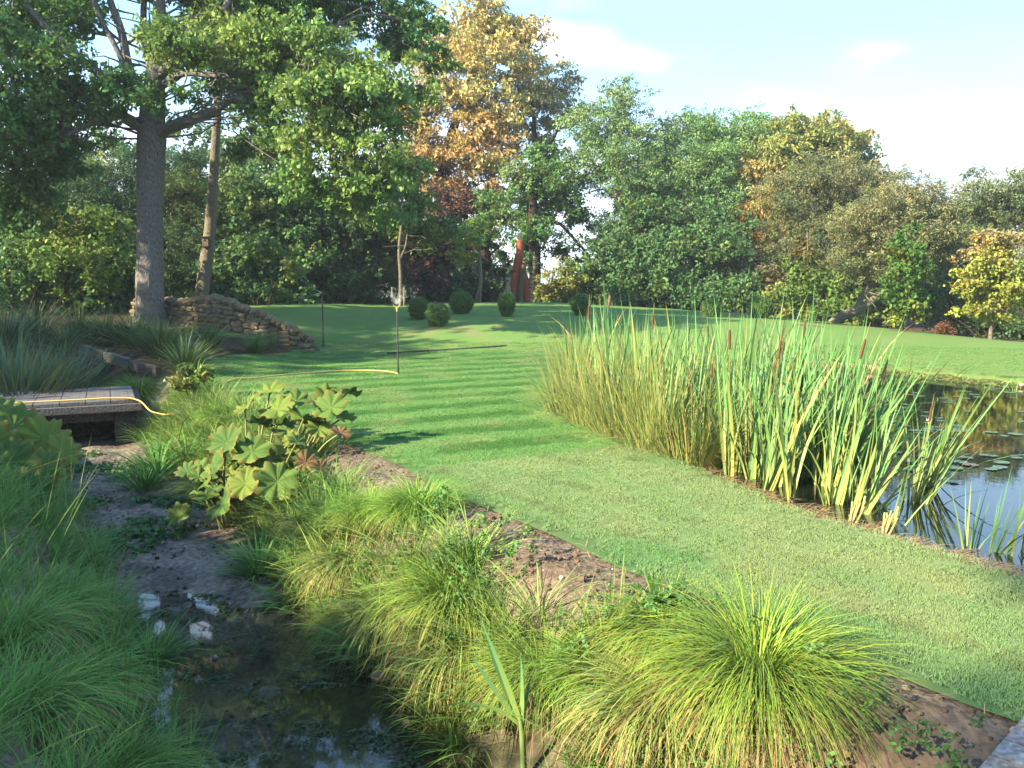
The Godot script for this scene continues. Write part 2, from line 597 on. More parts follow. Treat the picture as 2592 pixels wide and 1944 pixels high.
# clipped ball of box
func box_ball(p: Vector2, r: float, h: float, label: String, sd: int, taper_low := 0.0):
	R.seed = sd * 131
	var at := Vector3(p.x, base_h(p.x, p.y), p.y)
	var o := thing("box_ball", label, "topiary", at, "clipped box balls on the lawn")
	var b := MB.new()
	b.tube([Vector3(0, -0.05, 0), Vector3(0, h * 0.5, 0)], [0.05, 0.03], 6, Color(1, 1, 1))
	for k in 7: b.tube([Vector3(0, 0.05, 0), Vector3(0, h * 0.5, 0) + rvec() * r * 0.6], [0.02, 0.008], 4, Color(1, 1, 1))
	part("stem", b.mesh(M.bark_dark), o)
	var tr := []
	var co := []
	for k in 1500:
		var d := rvec()
		var q := d * pow(R.randf(), 0.12)
		var lump := 1.0 + 0.16 * nz.get_noise_3d(d.x * 90 + sd * 50, d.y * 90, d.z * 90)
		var y := q.y * 0.5 + 0.5
		var pr := r * lump * (1.0 - taper_low * (1.0 - y))
		tr.append(Transform3D(Basis.from_euler(Vector3(rnd(-1, 1), rnd(0, TAU), rnd(-1, 1))).scaled(Vector3.ONE * rnd(0.2, 0.34)), Vector3(q.x * pr, h * 0.5 + q.y * h * 0.5 * lump + 0.02, q.z * pr)))
		co.append(vary(Color(0.105, 0.20, 0.052), 0.35))
	many("foliage", SPRIG.broad[0], tr, co, o)

func build_trees():
	SPRIG.oak = [make_sprig(18, 0.36, 0.15, 0.09, 0.1, 11, M.leaf)]
	SPRIG.broad = [make_sprig(20, 0.42, 0.14, 0.085, 0.2, 12, M.leaf)]
	SPRIG.fan = [make_sprig(20, 0.46, 0.19, 0.075, 0.9, 13, M.leaf)]       # drooping fingers of the chestnut
	SPRIG.ash = [make_sprig(24, 0.48, 0.14, 0.055, 0.3, 14, M.leaf)]
	SPRIG.willow = [make_sprig(32, 0.46, 0.13, 0.034, 0.5, 15, M.leaf)]
	SPRIG.needle = [make_sprig(34, 0.42, 0.11, 0.032, 0.4, 16, M.leaf)]

	# ---- the big oak
	var OAKG := [Color(0.095, 0.195, 0.050), Color(0.155, 0.245, 0.060), Color(0.075, 0.170, 0.052), Color(0.20, 0.25, 0.07)]  # second, paler green paints the sunlit right side of the crown
	tree("oak_tree", "tall oak with straight grey trunk and wide spreading crown beside the stone wall", "tree",
		[Vector3(-10.08, 0.74, -23), Vector3(-10.02, 2.55, -23), Vector3(-9.88, 4.55, -23), Vector3(-9.8, 5.79, -23), Vector3(-9.69, 6.88, -23), Vector3(-9.57, 7.73, -23), Vector3(-9.44, 8.92, -23), Vector3(-9.38, 10.57, -23)], [0.40, 0.345, 0.345, 0.36, 0.29, 0.25, 0.17, 0.08],
		[[[Vector3(-9.91, 5.97, -23), Vector3(-10.21, 6.19, -22.7), Vector3(-10.48, 6.33, -22.4), Vector3(-10.86, 6.04, -22), Vector3(-11.35, 5.67, -21.7), Vector3(-11.98, 5.18, -21.5)], 0.17, 0.05],
		[[Vector3(-9.59, 5.95, -22.9), Vector3(-8.54, 6.21, -22.6), Vector3(-7.84, 6.42, -22.4), Vector3(-7.28, 6.63, -22.2), Vector3(-6.35, 6.38, -22), Vector3(-5.55, 5.81, -21.8), Vector3(-4.49, 5.12, -21.5)], 0.17, 0.04],
		[[Vector3(-9.6, 7.13, -23), Vector3(-9.13, 7.32, -22.9), Vector3(-8.66, 7.44, -22.7), Vector3(-7.62, 7.29, -22.4), Vector3(-6.49, 7.29, -22), Vector3(-4.49, 7.41, -21.5), Vector3(-2.93, 7.5, -22)], 0.13, 0.03],
		[[Vector3(-9.61, 7.37, -23), Vector3(-8.77, 7.92, -22.6), Vector3(-8.33, 8.07, -22.4), Vector3(-7.59, 8.89, -22.5), Vector3(-7.06, 9.92, -22.5)], 0.18, 0.07],
		[[Vector3(-9.66, 7.43, -23), Vector3(-9.89, 8.14, -23.2), Vector3(-10, 8.85, -23.3), Vector3(-9.9, 9.97, -23.3)], 0.13, 0.07],
		[[Vector3(-9.74, 6.88, -23), Vector3(-10.26, 7.49, -23), Vector3(-10.46, 8.54, -23), Vector3(-10.73, 9.4, -23), Vector3(-10.9, 10.34, -23)], 0.15, 0.07],
		[[Vector3(-10.19, 7.31, -23), Vector3(-10.35, 7.68, -22.8), Vector3(-10.53, 8.16, -22.7), Vector3(-10.91, 9.01, -22.6), Vector3(-11.09, 9.72, -22.6)], 0.10, 0.05],
		[[Vector3(-9.8, 6.64, -23), Vector3(-10.58, 7.13, -22.5), Vector3(-11.21, 7.68, -22.2), Vector3(-11.92, 8.37, -22), Vector3(-12.4, 8.99, -21.8), Vector3(-12.79, 9.59, -21.6)], 0.15, 0.06],
		[[Vector3(-7.37, 8.91, -22.6), Vector3(-6.72, 8.51, -22.8), Vector3(-6.04, 8.42, -23), Vector3(-5.15, 8.76, -23.5), Vector3(-3.95, 9.36, -24), Vector3(-2.72, 9.14, -24.5)], 0.06, 0.025]],
		[[-12.87, 8.61, -22, 1.11, 0, 1], [-12.86, 9.48, -24, 0.94, 0, 1], [-11.66, 8.92, -23, 0.52, 0, 1], [-11.9, 7.31, -21, 1, 0, 1], [-11.74, 6.72, -22, 0.59, 0, 1], [-12.43, 6.1, -21, 1.12, 0, 1], [-12.09, 5.96, -22, 0.93, 0, 1], [-11.97, 6.92, -24, 0.67, 2, 1], [-10.25, 6.72, -22, 0.56, 2, 1], [-12.62, 5.14, -22, 0.99, 2, 1], [-12.32, 5.17, -23, 0.65, 2, 1], [-13.84, 4.24, -23, 0.97, 2, 1], [-13.03, 4.06, -23, 0.65, 2, 1], [-9.32, 6.57, -21, 0.5, 2, 1], [-8.87, 6.38, -21, 0.33, 2, 0.8],
		[-8.62, 8.02, -21, 0.53, 1, 1], [-8.01, 7.75, -21, 0.71, 1, 1], [-8.73, 9.36, -24, 0.67, 1, 1], [-8.51, 6.8, -22, 0.25, 0, 0.7],
		[-7.76, 8.68, -23, 0.75, 1, 1], [-7.06, 9.24, -24, 0.94, 0, 1], [-6.14, 9.55, -25, 1.12, 0, 1], [-4.84, 10, -26, 1.1, 0, 1], [-3.44, 9.81, -25, 0.87, 2, 1], [-6.73, 7.81, -22, 0.74, 1, 1], [-5.78, 7.81, -22, 0.8, 1, 1], [-4.83, 7.7, -22, 0.93, 1, 1], [-3.77, 7.18, -22, 0.89, 1, 1], [-3.32, 9.06, -26, 0.66, 2, 1], [-7.58, 7, -23, 0.58, 0, 1], [-6.41, 6.89, -22, 0.68, 0, 1], [-5.1, 6.43, -21, 0.89, 1, 1], [-4.08, 6.1, -21, 0.89, 1, 1], [-3.25, 6.14, -22, 0.74, 1, 1], [-6.09, 5.79, -22, 0.62, 0, 1], [-4.78, 5.32, -21, 0.78, 1, 1], [-3.76, 4.93, -21, 0.85, 1, 1], [-2.97, 4.9, -22, 0.62, 1, 1], [-7.37, 5.77, -24, 0.51, 2, 1], [-5.64, 4.73, -22, 0.56, 0, 1], [-4.68, 4.25, -22, 0.68, 0, 1], [-3.71, 4.07, -22, 0.68, 0, 1], [-2.7, 7.07, -23, 0.58, 1, 1], [-2.34, 8.93, -24, 0.49, 2, 1], [-2.09, 8.12, -24, 0.38, 1, 1],
		[-11.76, 10.34, -23, 1.29, 0, 0.8], [-9.29, 10.45, -23, 1.29, 0, 0.7], [-6.84, 10.22, -23, 1.23, 0, 0.8], [-14.96, 8.68, -23, 1.55, 0, 0.8], [-14.71, 6.19, -22, 1.48, 0, 0.8], [-5.22, 10.34, -24, 0.94, 0, 0.8]],
		OAKG, "oak", 0.90, "bark_oak", 0.8, "", true, 3)

	# ---- slender tree behind the wall
	tree("slender_tree", "slender pale trunk leaning slightly behind the stone wall", "tree",
		[Vector3(-10.56, 1.26, -28), Vector3(-10.36, 2.27, -28), Vector3(-10.15, 3.5, -28), Vector3(-9.96, 5.17, -28), Vector3(-9.76, 7.12, -28), Vector3(-9.53, 8.89, -28), Vector3(-9.29, 10.49, -28)], [0.25, 0.22, 0.19, 0.16, 0.13, 0.10, 0.05], [],
		[[-9.64, 9.18, -28, 0.94, 0, 1], [-10.57, 10.51, -29, 0.98, 0, 1], [-9.07, 8.85, -29, 0.82, 0, 1], [-9.46, 10.81, -29, 1.14, 0, 1], [-8.85, 10.19, -30, 1.01, 0, 1]], OAKG, "oak", 0.99, "bark_pale", 0.8, "", true, 4)

	# ---- dark evergreens and bushes on the left, behind the wall
	var YEW := [Color(0.048, 0.098, 0.040), Color(0.085, 0.13, 0.04)]
	var DARK := [Color(0.075, 0.155, 0.052), Color(0.13, 0.20, 0.055), Color(0.05, 0.05, 0.02)]
	var FRESH := [Color(0.12, 0.205, 0.045), Color(0.19, 0.255, 0.06), Color(0.065, 0.14, 0.045)]
	bush("yew", "dark feathery evergreen left of the oak trunk", "evergreen", [[-16.49, 5.26, -33, 1.3, 0, 1], [-15.02, 5.53, -33, 1.21, 0, 1], [-15.37, 3.58, -32, 1.44, 0, 1], [-16.14, 2.84, -31, 1.22, 0, 1], [-13.92, 2.42, -31, 1.22, 0, 1], [-15.16, 1.82, -31, 1.05, 0, 1]], YEW, "needle", 1.06, 1.3, "", 1)
	bush("yew", "dark evergreen between oak trunk and slender trunk", "evergreen", [[-12.86, 5.17, -33, 1.11, 1, 1], [-13.28, 6.65, -34, 0.86, 0, 1], [-12.19, 3.41, -32, 1.26, 0, 1], [-12.57, 1.82, -31, 1.05, 0, 1], [-11.35, 1.82, -31, 0.96, 0, 1]], YEW, "needle", 1.06, 1.3, "", 2)
	bush("laurel_bush", "bright sunlit leafy bush left of the oak trunk", "bush", [[-14.59, 3.73, -27, 0.83, 1, 1], [-15.67, 3.29, -27, 0.76, 0, 1], [-13.41, 3.51, -27, 0.79, 0, 1], [-14.56, 2.45, -26, 1.1, 0, 1], [-13.13, 2.09, -26, 1.1, 0, 1], [-12.59, 2.1, -27, 0.79, 0, 1], [-15.62, 1.8, -26, 1.1, 2, 1], [-14.05, 1.37, -26, 0.95, 2, 1], [-12.69, 1.36, -26.5, 0.67, 2, 1]], FRESH, "broad", 0.99, 0.9, "", 3)
	bush("holly_bush", "dark bush at the far left edge behind the bed", "bush", [[-18.14, 3.09, -29, 1.3, 0, 1], [-18.76, 4.88, -31, 1.05, 0, 1], [-17.94, 1.5, -28, 1.26, 0, 1], [-17.89, 5.04, -31, 0.78, 0, 1]], DARK, "broad", 0.92, 1.1, "", 4)
	bush("yew", "dark evergreen right of the slender trunk", "evergreen", [[-10.5, 4.9, -33, 1.39, 0, 1], [-9.12, 5.18, -34, 1.43, 0, 1], [-10.07, 2.88, -32, 1.44, 0, 1], [-8.55, 2.92, -33, 1.48, 0, 1], [-10.15, 1.47, -31, 0.96, 0, 1], [-8.77, 1.3, -31, 0.96, 0, 1]], DARK, "broad", 1.06, 1.2, "", 5)
	bush("hazel_bush", "small sunlit bush with yellowing leaves right of the slender trunk", "bush", [[-8.31, 3.01, -29, 0.42, 0, 1], [-8.83, 2.13, -29, 0.49, 2, 1], [-7.85, 2.45, -29, 0.42, 1, 1], [-9.13, 2.77, -29, 0.36, 0, 1]], FRESH, "broad", 0.90, 0.9, "", 6)
	bush("evergreen_bank", "dark shrub mass behind the left end of the mound", "shrub", [[-7.86, 4.53, -35, 1.57, 0, 1], [-6.52, 3.76, -35, 1.57, 0, 1], [-7.32, 2.21, -34, 1.43, 0, 1], [-6.15, 1.74, -36, 1.21, 0, 1], [-8.23, 1.46, -33, 1.02, 0, 1], [-6.77, 1.44, -35, 0.98, 0, 1]], YEW, "broad", 1.12, 1.2, "", 7)
	bush("far_sunlit_tree", "pale sunlit foliage seen far behind the evergreens", "tree", [[-11.38, 6.23, -40, 1.01, 1, 1], [-10.52, 6.79, -41, 0.92, 0, 1], [-13.04, 8.27, -42, 0.94, 1, 1], [-22.21, 5.8, -40, 1.12, 1, 1], [-21.4, 7.14, -42, 1.18, 0, 1]], FRESH, "broad", 1.19, 0.8, "", 8)
	bush("dark_hedge", "dark hedge behind the mound left of the red sculpture", "hedge", [[-5.63, 1.86, -41, 1.15, 0, 1], [-4.26, 1.63, -41, 1.04, 0, 1], [-2.95, 1.86, -42, 1.06, 0, 1], [-1.59, 1.67, -43, 0.92, 0, 1], [-0.39, 1.87, -44, 0.94, 0, 1], [-6.54, 2.31, -41, 1.15, 0, 1]], YEW, "broad", 1.19, 1.3, "", 9)

	# ---- copper beech and young tree on the mound
	var COP := [Color(0.055, 0.028, 0.026), Color(0.11, 0.062, 0.045), Color(0.04, 0.022, 0.024)]
	tree("copper_beech", "purple leaved beech behind the young staked tree", "tree", [Vector3(-4.72, 1.17, -41), Vector3(-4.7, 3.21, -41), Vector3(-4.56, 5.01, -41)], [0.2, 0.16, 0.06], [],
		[[-6.12, 4.06, -40, 1.01, 0, 1], [-6.81, 2.96, -40, 1.24, 0, 1], [-5.04, 2.52, -40, 1.24, 1, 1], [-3.88, 3.25, -42, 1.18, 0, 1], [-5.36, 4.56, -41, 0.97, 0, 1], [-4.1, 4.63, -42, 0.94, 2, 1]], COP, "broad", 0.99, "bark_dark", 0.8, "", true, 5)
	tree("copper_beech", "taller purple brown leaved tree left of the ivy trunk below the orange crown", "tree", [Vector3(-2.52, 1.09, -47), Vector3(-2.56, 3.44, -47), Vector3(-2.62, 6.52, -47)], [0.22, 0.18, 0.06], [],
		[[-2.5, 5.75, -47, 1.37, 1, 1], [-3.27, 6.77, -47, 1.11, 1, 1], [-1.46, 4.85, -47, 0.95, 1, 1], [-2.77, 4.21, -47, 0.95, 0, 1], [-0.69, 6.62, -48, 0.81, 1, 0.6]], COP, "broad", 1.19, "bark_dark", 0.55, "", true, 6)
	tree("young_tree", "young tree with thin pale trunk between two short stakes on the mound", "tree", [Vector3(-4.47, 1.09, -33), Vector3(-4.43, 2.19, -33), Vector3(-4.47, 3.28, -33), Vector3(-4.34, 4.54, -33), Vector3(-4.37, 5.44, -33)], [0.08, 0.07, 0.06, 0.045, 0.025],
		[[[Vector3(-4.44, 2.92, -33), Vector3(-4.21, 3.46, -33), Vector3(-4.15, 4.2, -33.2)], 0.05, 0.02]],
		[[-4.44, 4.54, -34, 0.86, 0, 1], [-3.56, 4.11, -34.5, 0.87, 1, 1], [-2.54, 4.14, -35, 0.75, 1, 1], [-4.9, 5.37, -34, 0.86, 0, 1], [-5.47, 4.63, -34, 0.73, 0, 1], [-3.87, 5.18, -34, 0.67, 0, 1]], FRESH, "broad", 1.08, "bark_pale", 0.75, "", true, 7)
	tree("young_tree", "young staked tree with crooked stem left of the carved figure", "tree", [Vector3(-1.49, 1.1, -37), Vector3(-1.4, 2.25, -37), Vector3(-1.44, 3.47, -37), Vector3(-1.35, 4.49, -37)], [0.09, 0.08, 0.06, 0.03], [],
		[[-1.97, 3.88, -37, 0.62, 1, 1], [-1.56, 4.69, -37, 0.58, 0, 1], [-2.38, 3.37, -37, 0.5, 1, 1]], FRESH, "broad", 1.08, "bark_pale", 0.6, "", true, 8)

	# ---- horse chestnut turning orange
	var CHE := [Color(0.40, 0.355, 0.13), Color(0.38, 0.285, 0.11), Color(0.35, 0.225, 0.09), Color(0.28, 0.26, 0.10)]
	tree("horse_chestnut", "tall horse chestnut with golden and orange autumn leaves", "tree", [Vector3(-4.17, 1.04, -51), Vector3(-3.99, 4.7, -51), Vector3(-4.24, 8.03, -51), Vector3(-3.37, 11.85, -51), Vector3(-2.1, 15.33, -51)], [0.55, 0.48, 0.40, 0.25, 0.08],
		[[[Vector3(-4.19, 7.48, -51), Vector3(-5.15, 9.87, -50.5), Vector3(-5.81, 12.28, -50.5)], 0.25, 0.08], [[Vector3(0.69, 3.62, -52), Vector3(1.26, 7.59, -52), Vector3(1.4, 10.39, -52), Vector3(1.24, 13.69, -52)], 0.32, 0.08], [[Vector3(1.32, 8.71, -52), Vector3(2.39, 10.66, -52), Vector3(3.44, 12.81, -53)], 0.16, 0.05]],
		[[-2.97, 17.22, -52, 1.93, 0, 1], [-0.73, 17.76, -52, 1.52, 0, 1], [0.67, 16.68, -52, 1.52, 0, 1], [-4.62, 16.42, -53, 1.64, 0, 0.8], [-1.25, 15.07, -50, 2.02, 0, 1], [0.96, 14.79, -52, 1.64, 0, 1], [-4.05, 13.73, -51, 2.01, 0, 1], [-6.4, 12.87, -52, 1.61, 1, 1], [-1.52, 12.71, -50, 2.14, 0, 1], [2.14, 13.09, -53, 1.64, 3, 0.8], [-2.9, 10.85, -50, 1.97, 1, 1], [-5.75, 10.49, -51, 1.72, 1, 1], [-0.71, 10.58, -50, 1.8, 1, 1], [-6.62, 8.58, -51, 1.38, 2, 1], [-4.29, 8.44, -50, 1.69, 2, 1], [-1.81, 8.71, -50, 1.57, 1, 1], [-4.03, 6.55, -50, 1.18, 2, 1], [1.86, 10.84, -53, 1.49, 3, 0.6], [3.36, 12.44, -54, 1.27, 3, 0.7], [2.71, 14.34, -53, 1.13, 3, 0.8], [-1.54, 7.23, -50, 1.07, 2, 1], [-5.55, 6.82, -50, 1.18, 2, 1], [-4.6, 5.19, -50, 0.84, 2, 0.7], [2.16, 8.56, -53, 1.04, 2, 0.4]],
		CHE, "fan", 1.52, "bark_dark", 0.5, "", true, 9)

	# ---- ivy clad trees by the sculpture
	var IVY := [Color(0.10, 0.21, 0.06), Color(0.17, 0.25, 0.08), Color(0.08, 0.165, 0.056)]
	tree("ivy_tree", "dark trunk wrapped in ivy left of the red sculpture", "tree", [Vector3(-1.5, 1.01, -44), Vector3(-1.37, 2.84, -44), Vector3(-1.49, 4.77, -44), Vector3(-1.34, 7.28, -45)], [0.32, 0.28, 0.22, 0.1], [[[Vector3(-1.32, 3.32, -44), Vector3(-0.76, 3.93, -44), Vector3(-0.27, 4.2, -44.5)], 0.07, 0.02], [[Vector3(-1.37, 2.35, -44), Vector3(-0.64, 3.32, -44), Vector3(-0.4, 3.59, -44.5)], 0.06, 0.02]],
		[[-1.49, 3.32, -44, 0.45, 0, 1], [-1.49, 4.53, -44, 0.54, 0, 1], [-1.62, 2.35, -44, 0.35, 0, 1], [-1.14, 6.31, -45, 0.76, 0, 1], [-0.53, 3.61, -45, 0.46, 0, 0.4], [-1.36, 5.25, -44, 0.59, 0, 1]], IVY, "broad", 0.86, "bark_dark", 0.9, "", false, 10)
	tree("ivy_tree", "ivy covered tree with green crown right behind the red sculpture", "tree", [Vector3(1.11, 1.03, -43), Vector3(1.2, 3.05, -43), Vector3(1.05, 5.17, -43), Vector3(1.18, 7.87, -44)], [0.36, 0.30, 0.25, 0.1],
		[[[Vector3(1.29, 4.7, -43), Vector3(2.26, 5.21, -43.5), Vector3(3.15, 4.53, -44), Vector3(4.13, 3.45, -44)], 0.11, 0.07]],
		[[1.07, 6.45, -44, 1.39, 0, 1], [0.34, 7.52, -44, 1.09, 1, 1], [2.04, 7.16, -44, 1.29, 0, 1], [1.05, 4.7, -43, 1.02, 0, 1], [1.1, 3.29, -43, 0.63, 2, 1], [3.13, 6.21, -44, 0.89, 2, 1], [3.71, 5.58, -45, 0.66, 2, 1], [-0.15, 5.49, -44, 0.79, 1, 1], [1.83, 8.61, -45, 0.91, 0, 1], [2.67, 3.57, -44, 0.99, 2, 0.28], [2.05, 4.05, -44, 0.74, 2, 0.4], [-0.15, 3.36, -45, 0.61, 2, 0.3], [4.2, 3.4, -46, 1.03, 2, 0.22]], IVY, "broad", 1.06, "bark_dark", 0.75, "", true, 11)

	# ---- ash, and the trees to its right
	var ASH := [Color(0.15, 0.27, 0.09), Color(0.20, 0.29, 0.12), Color(0.11, 0.22, 0.075)]
	tree("ash_tree", "airy ash tree with pale curved boughs standing against the sky", "tree", [Vector3(6.26, 1.87, -45), Vector3(6.25, 3.86, -45), Vector3(6.08, 5.33, -45), Vector3(5.74, 7.35, -45.5), Vector3(5.75, 10.85, -46)], [0.3, 0.26, 0.2, 0.13, 0.05],
		[[[Vector3(6.25, 4.1, -45), Vector3(6.88, 4.81, -44.5), Vector3(7.89, 5.37, -44), Vector3(9.46, 6.16, -43.5)], 0.13, 0.05], [[Vector3(6.13, 4.84, -45), Vector3(6.62, 5.82, -45), Vector3(6.86, 7.35, -45.5)], 0.14, 0.06], [[Vector3(5.94, 6.07, -45), Vector3(5.11, 7.1, -45.5), Vector3(3.91, 6.91, -46)], 0.08, 0.03]],
		[[5.66, 11.7, -46, 1.19, 1, 1], [5.13, 10.24, -46, 1.4, 0, 1], [4.07, 10.49, -46, 1.03, 1, 0.8], [6.51, 10.49, -46, 1.14, 1, 1], [4.64, 8.89, -46, 1.4, 0, 1], [6.03, 8.49, -45, 1.52, 0, 1], [7.42, 9.01, -46, 1.09, 0, 0.8], [3.77, 7.9, -46, 1.09, 1, 0.8], [5.72, 12.67, -46, 0.52, 1, 0.8], [7.66, 7.28, -45, 1.16, 0, 1], [6.55, 6.8, -45, 1.16, 2, 1], [4.66, 7.16, -46, 0.78, 1, 0.5]], ASH, "ash", 1.25, "bark_pale", 0.62, "", true, 12)
	tree("broad_tree", "broad rounded green tree right of the ash", "tree", [Vector3(10.92, 0.85, -46), Vector3(10.85, 3.4, -46), Vector3(10.65, 6.16, -46), Vector3(10.93, 9.05, -47)], [0.35, 0.3, 0.22, 0.08], [],
		[[9.17, 10.23, -48, 1.19, 1, 0.7], [10.35, 10.36, -48, 1.3, 0, 1], [11.66, 10.43, -48, 1.46, 0, 1], [13.23, 10.36, -48, 1.51, 0, 1], [9.46, 8.15, -46, 1.6, 0, 1], [11.23, 8.15, -46, 1.76, 0, 1], [8.8, 6.07, -45, 1.57, 2, 1], [10.79, 6.07, -45, 1.67, 2, 1], [12.54, 6.66, -46, 1.45, 0, 1], [8.61, 9.3, -47, 0.95, 1, 0.7]], ASH, "ash", 1.32, "bark_pale", 0.8, "", true, 13)
	bush("thicket", "dark green thicket below the ash tree", "thicket", [[7.16, 5.01, -44, 1.48, 0, 1], [5.12, 3.25, -42, 1.46, 0, 1], [6.71, 2.76, -41, 1.52, 0, 1], [8.73, 3.48, -42, 1.56, 0, 1], [10.59, 3.71, -42, 1.56, 0, 1], [4.31, 2.21, -42, 0.94, 0, 1], [5.45, 1.52, -40, 0.9, 0, 1], [7.47, 1.52, -40, 0.94, 0, 1]], DARK, "broad", 1.19, 1.1, "", 14)
	var CH2 := [Color(0.25, 0.29, 0.085), Color(0.31, 0.26, 0.09), Color(0.36, 0.23, 0.075)]
	tree("horse_chestnut", "smaller horse chestnut with yellow green top and rusty lower leaves at right", "tree", [Vector3(14.72, 0.62, -45), Vector3(14.62, 3.36, -45), Vector3(15.07, 6.66, -46), Vector3(16.33, 9.55, -47)], [0.4, 0.34, 0.25, 0.08], [],
		[[15.91, 10.43, -47, 1.37, 0, 1], [16.95, 10.05, -47, 1.37, 0, 1], [14.73, 9.14, -46, 1.4, 0, 1], [13.63, 8.15, -46, 1.14, 1, 1], [18.52, 9.72, -48, 1.24, 0, 1], [13.76, 6.31, -45, 1.21, 1, 1], [12.8, 5.33, -45, 1.06, 2, 1], [14.22, 5.25, -44, 1.09, 2, 1], [13.04, 4.29, -44, 0.99, 2, 0.7]], CH2, "fan", 1.32, "bark_dark", 0.85, "", true, 15)
	tree("lime_tree", "light green tree peeping out behind the yellow green chestnut", "tree", [Vector3(20.27, 0.5, -50), Vector3(20.08, 4.64, -50), Vector3(19.93, 7.9, -50)], [0.35, 0.28, 0.1], [],
		[[20.41, 9.38, -50, 1.18, 1, 1], [21.02, 8.17, -50, 1.01, 1, 1], [19.07, 11.31, -51, 0.97, 0, 1], [14.88, 11.31, -51, 1.15, 0, 1], [20.23, 7.36, -50, 1.29, 0, 1]], ASH, "broad", 1.32, "bark_dark", 0.9, "", true, 16)
	var OLV := [Color(0.175, 0.20, 0.085), Color(0.225, 0.235, 0.11), Color(0.125, 0.165, 0.072)]
	tree("willow", "large olive grey willow in front of the yellow green chestnut", "tree", [Vector3(15.64, 0.22, -42), Vector3(15.55, 2.32, -42), Vector3(15.43, 5.09, -42)], [0.3, 0.25, 0.1], [],
		[[14.2, 6.8, -42, 1.37, 0, 1], [15.8, 7.25, -42, 1.42, 0, 1], [17.38, 6.92, -43, 1.31, 1, 1], [15.19, 5.43, -42, 1.56, 0, 1], [13.8, 5.21, -42, 1.09, 2, 1], [16.82, 5.21, -42, 1.32, 0, 1], [18.18, 6.22, -43, 0.97, 0, 1], [15.35, 3.66, -41, 1.29, 2, 1], [13.77, 3.33, -41, 1.06, 2, 1]], OLV, "willow", 1.19, "bark_pale", 1.0, "", true, 17)
	tree("leaning_willow", "grey willow whose forked trunk leans low over the far lawn", "tree", [Vector3(12.58, 0.28, -33), Vector3(13.12, 0.61, -33), Vector3(13.97, 1.02, -33), Vector3(14.46, 1.42, -33), Vector3(15.11, 2.08, -33.2), Vector3(15.31, 2.93, -33.4)], [0.20, 0.19, 0.16, 0.14, 0.12, 0.06],
		[[[Vector3(13.75, 0.94, -33), Vector3(13.95, 1.46, -33), Vector3(14.15, 1.82, -33), Vector3(14.43, 2.14, -33), Vector3(14.39, 2.92, -33)], 0.12, 0.06]],
		[[13.96, 4.27, -33, 1.08, 1, 1], [15.02, 4.99, -33, 1.11, 1, 1], [16.49, 5.28, -34, 1.03, 1, 1], [13.65, 3.01, -33, 0.93, 0, 1], [15, 3.55, -33, 1.19, 1, 1], [16.27, 3.82, -33, 1, 0, 1], [14.5, 2.55, -33, 0.67, 0, 1], [15.78, 2.65, -33, 0.82, 0, 1], [17.57, 4.54, -34, 0.84, 0, 1], [15.88, 6.1, -34, 0.65, 1, 0.6], [17.64, 3.33, -34, 0.84, 2, 1]], OLV, "willow", 0.99, "bark_pale", 0.95, "", true, 18)
	tree("hawthorn", "bluish grey thin topped tree at the right edge", "tree", [Vector3(22.3, -0.49, -38), Vector3(22.15, 1.84, -38), Vector3(21.95, 4.77, -38)], [0.25, 0.2, 0.08], [],
		[[20.54, 5.49, -38, 1.07, 2, 0.8], [21.9, 5.59, -38, 1.2, 2, 1], [23.03, 5.9, -38, 1.11, 2, 1], [21.45, 6.64, -39, 0.75, 2, 0.35], [23.04, 6.85, -39, 0.88, 2, 0.35], [20.01, 3.68, -37, 1.04, 2, 1], [22.46, 3.88, -37, 1.16, 1, 1], [23.63, 4.69, -37, 1.25, 2, 1]], OLV, "ash", 1.06, "bark_dark", 0.75, "", true, 19)
	bush("dark_shrubbery", "dark shrubbery behind the yellow maple at right", "shrub", [[19.17, 1.84, -36, 1.01, 0, 1], [22.19, 1.84, -36, 1.13, 0, 1], [17.5, 1.25, -35, 0.87, 0, 1], [18.72, 0.47, -35, 0.71, 0, 1], [20.21, 0.29, -34.5, 0.85, 0, 1], [21.66, -0.07, -34, 0.96, 0, 1], [20.41, 1.44, -36, 1.01, 0, 1], [19.22, 3.07, -37, 0.94, 0, 1]], DARK, "broad", 0.99, 1.2, "", 20)
	tree("columnar_tree", "narrow upright young tree with reddish tip left of the leaning willow", "tree", [Vector3(11.13, 0.16, -31), Vector3(11.09, 1.47, -31), Vector3(10.96, 3.86, -31)], [0.06, 0.05, 0.02], [],
		[[10.99, 3.61, -31, 0.26, 1, 0.8], [10.96, 3.05, -31, 0.42, 1, 1], [10.95, 2.33, -31, 0.56, 0, 1], [11.05, 1.61, -31, 0.58, 0, 1], [11.15, 0.99, -31, 0.45, 0, 1]], [Color(0.10, 0.165, 0.035), Color(0.16, 0.13, 0.045)], "broad", 0.90, "bark_pale", 0.8, "", true, 21)
	tree("columnar_tree", "narrow young tree with pale bent stem in a bare soil ring", "tree", [Vector3(13.76, 0.04, -29), Vector3(13.82, 0.68, -29), Vector3(13.76, 2.13, -29), Vector3(13.75, 3.72, -29)], [0.075, 0.06, 0.045, 0.015], [],
		[[13.8, 3.72, -29, 0.29, 0, 0.7], [13.76, 3.09, -29, 0.49, 0, 1], [13.72, 2.29, -29, 0.6, 0, 1], [13.8, 1.49, -29, 0.54, 0, 1], [13.68, 0.84, -29, 0.36, 1, 1], [14.29, 0.68, -29, 0.24, 1, 1]], [Color(0.07, 0.16, 0.03), Color(0.16, 0.21, 0.035)], "broad", 0.85, "bark_white", 0.85, "", true, 22)
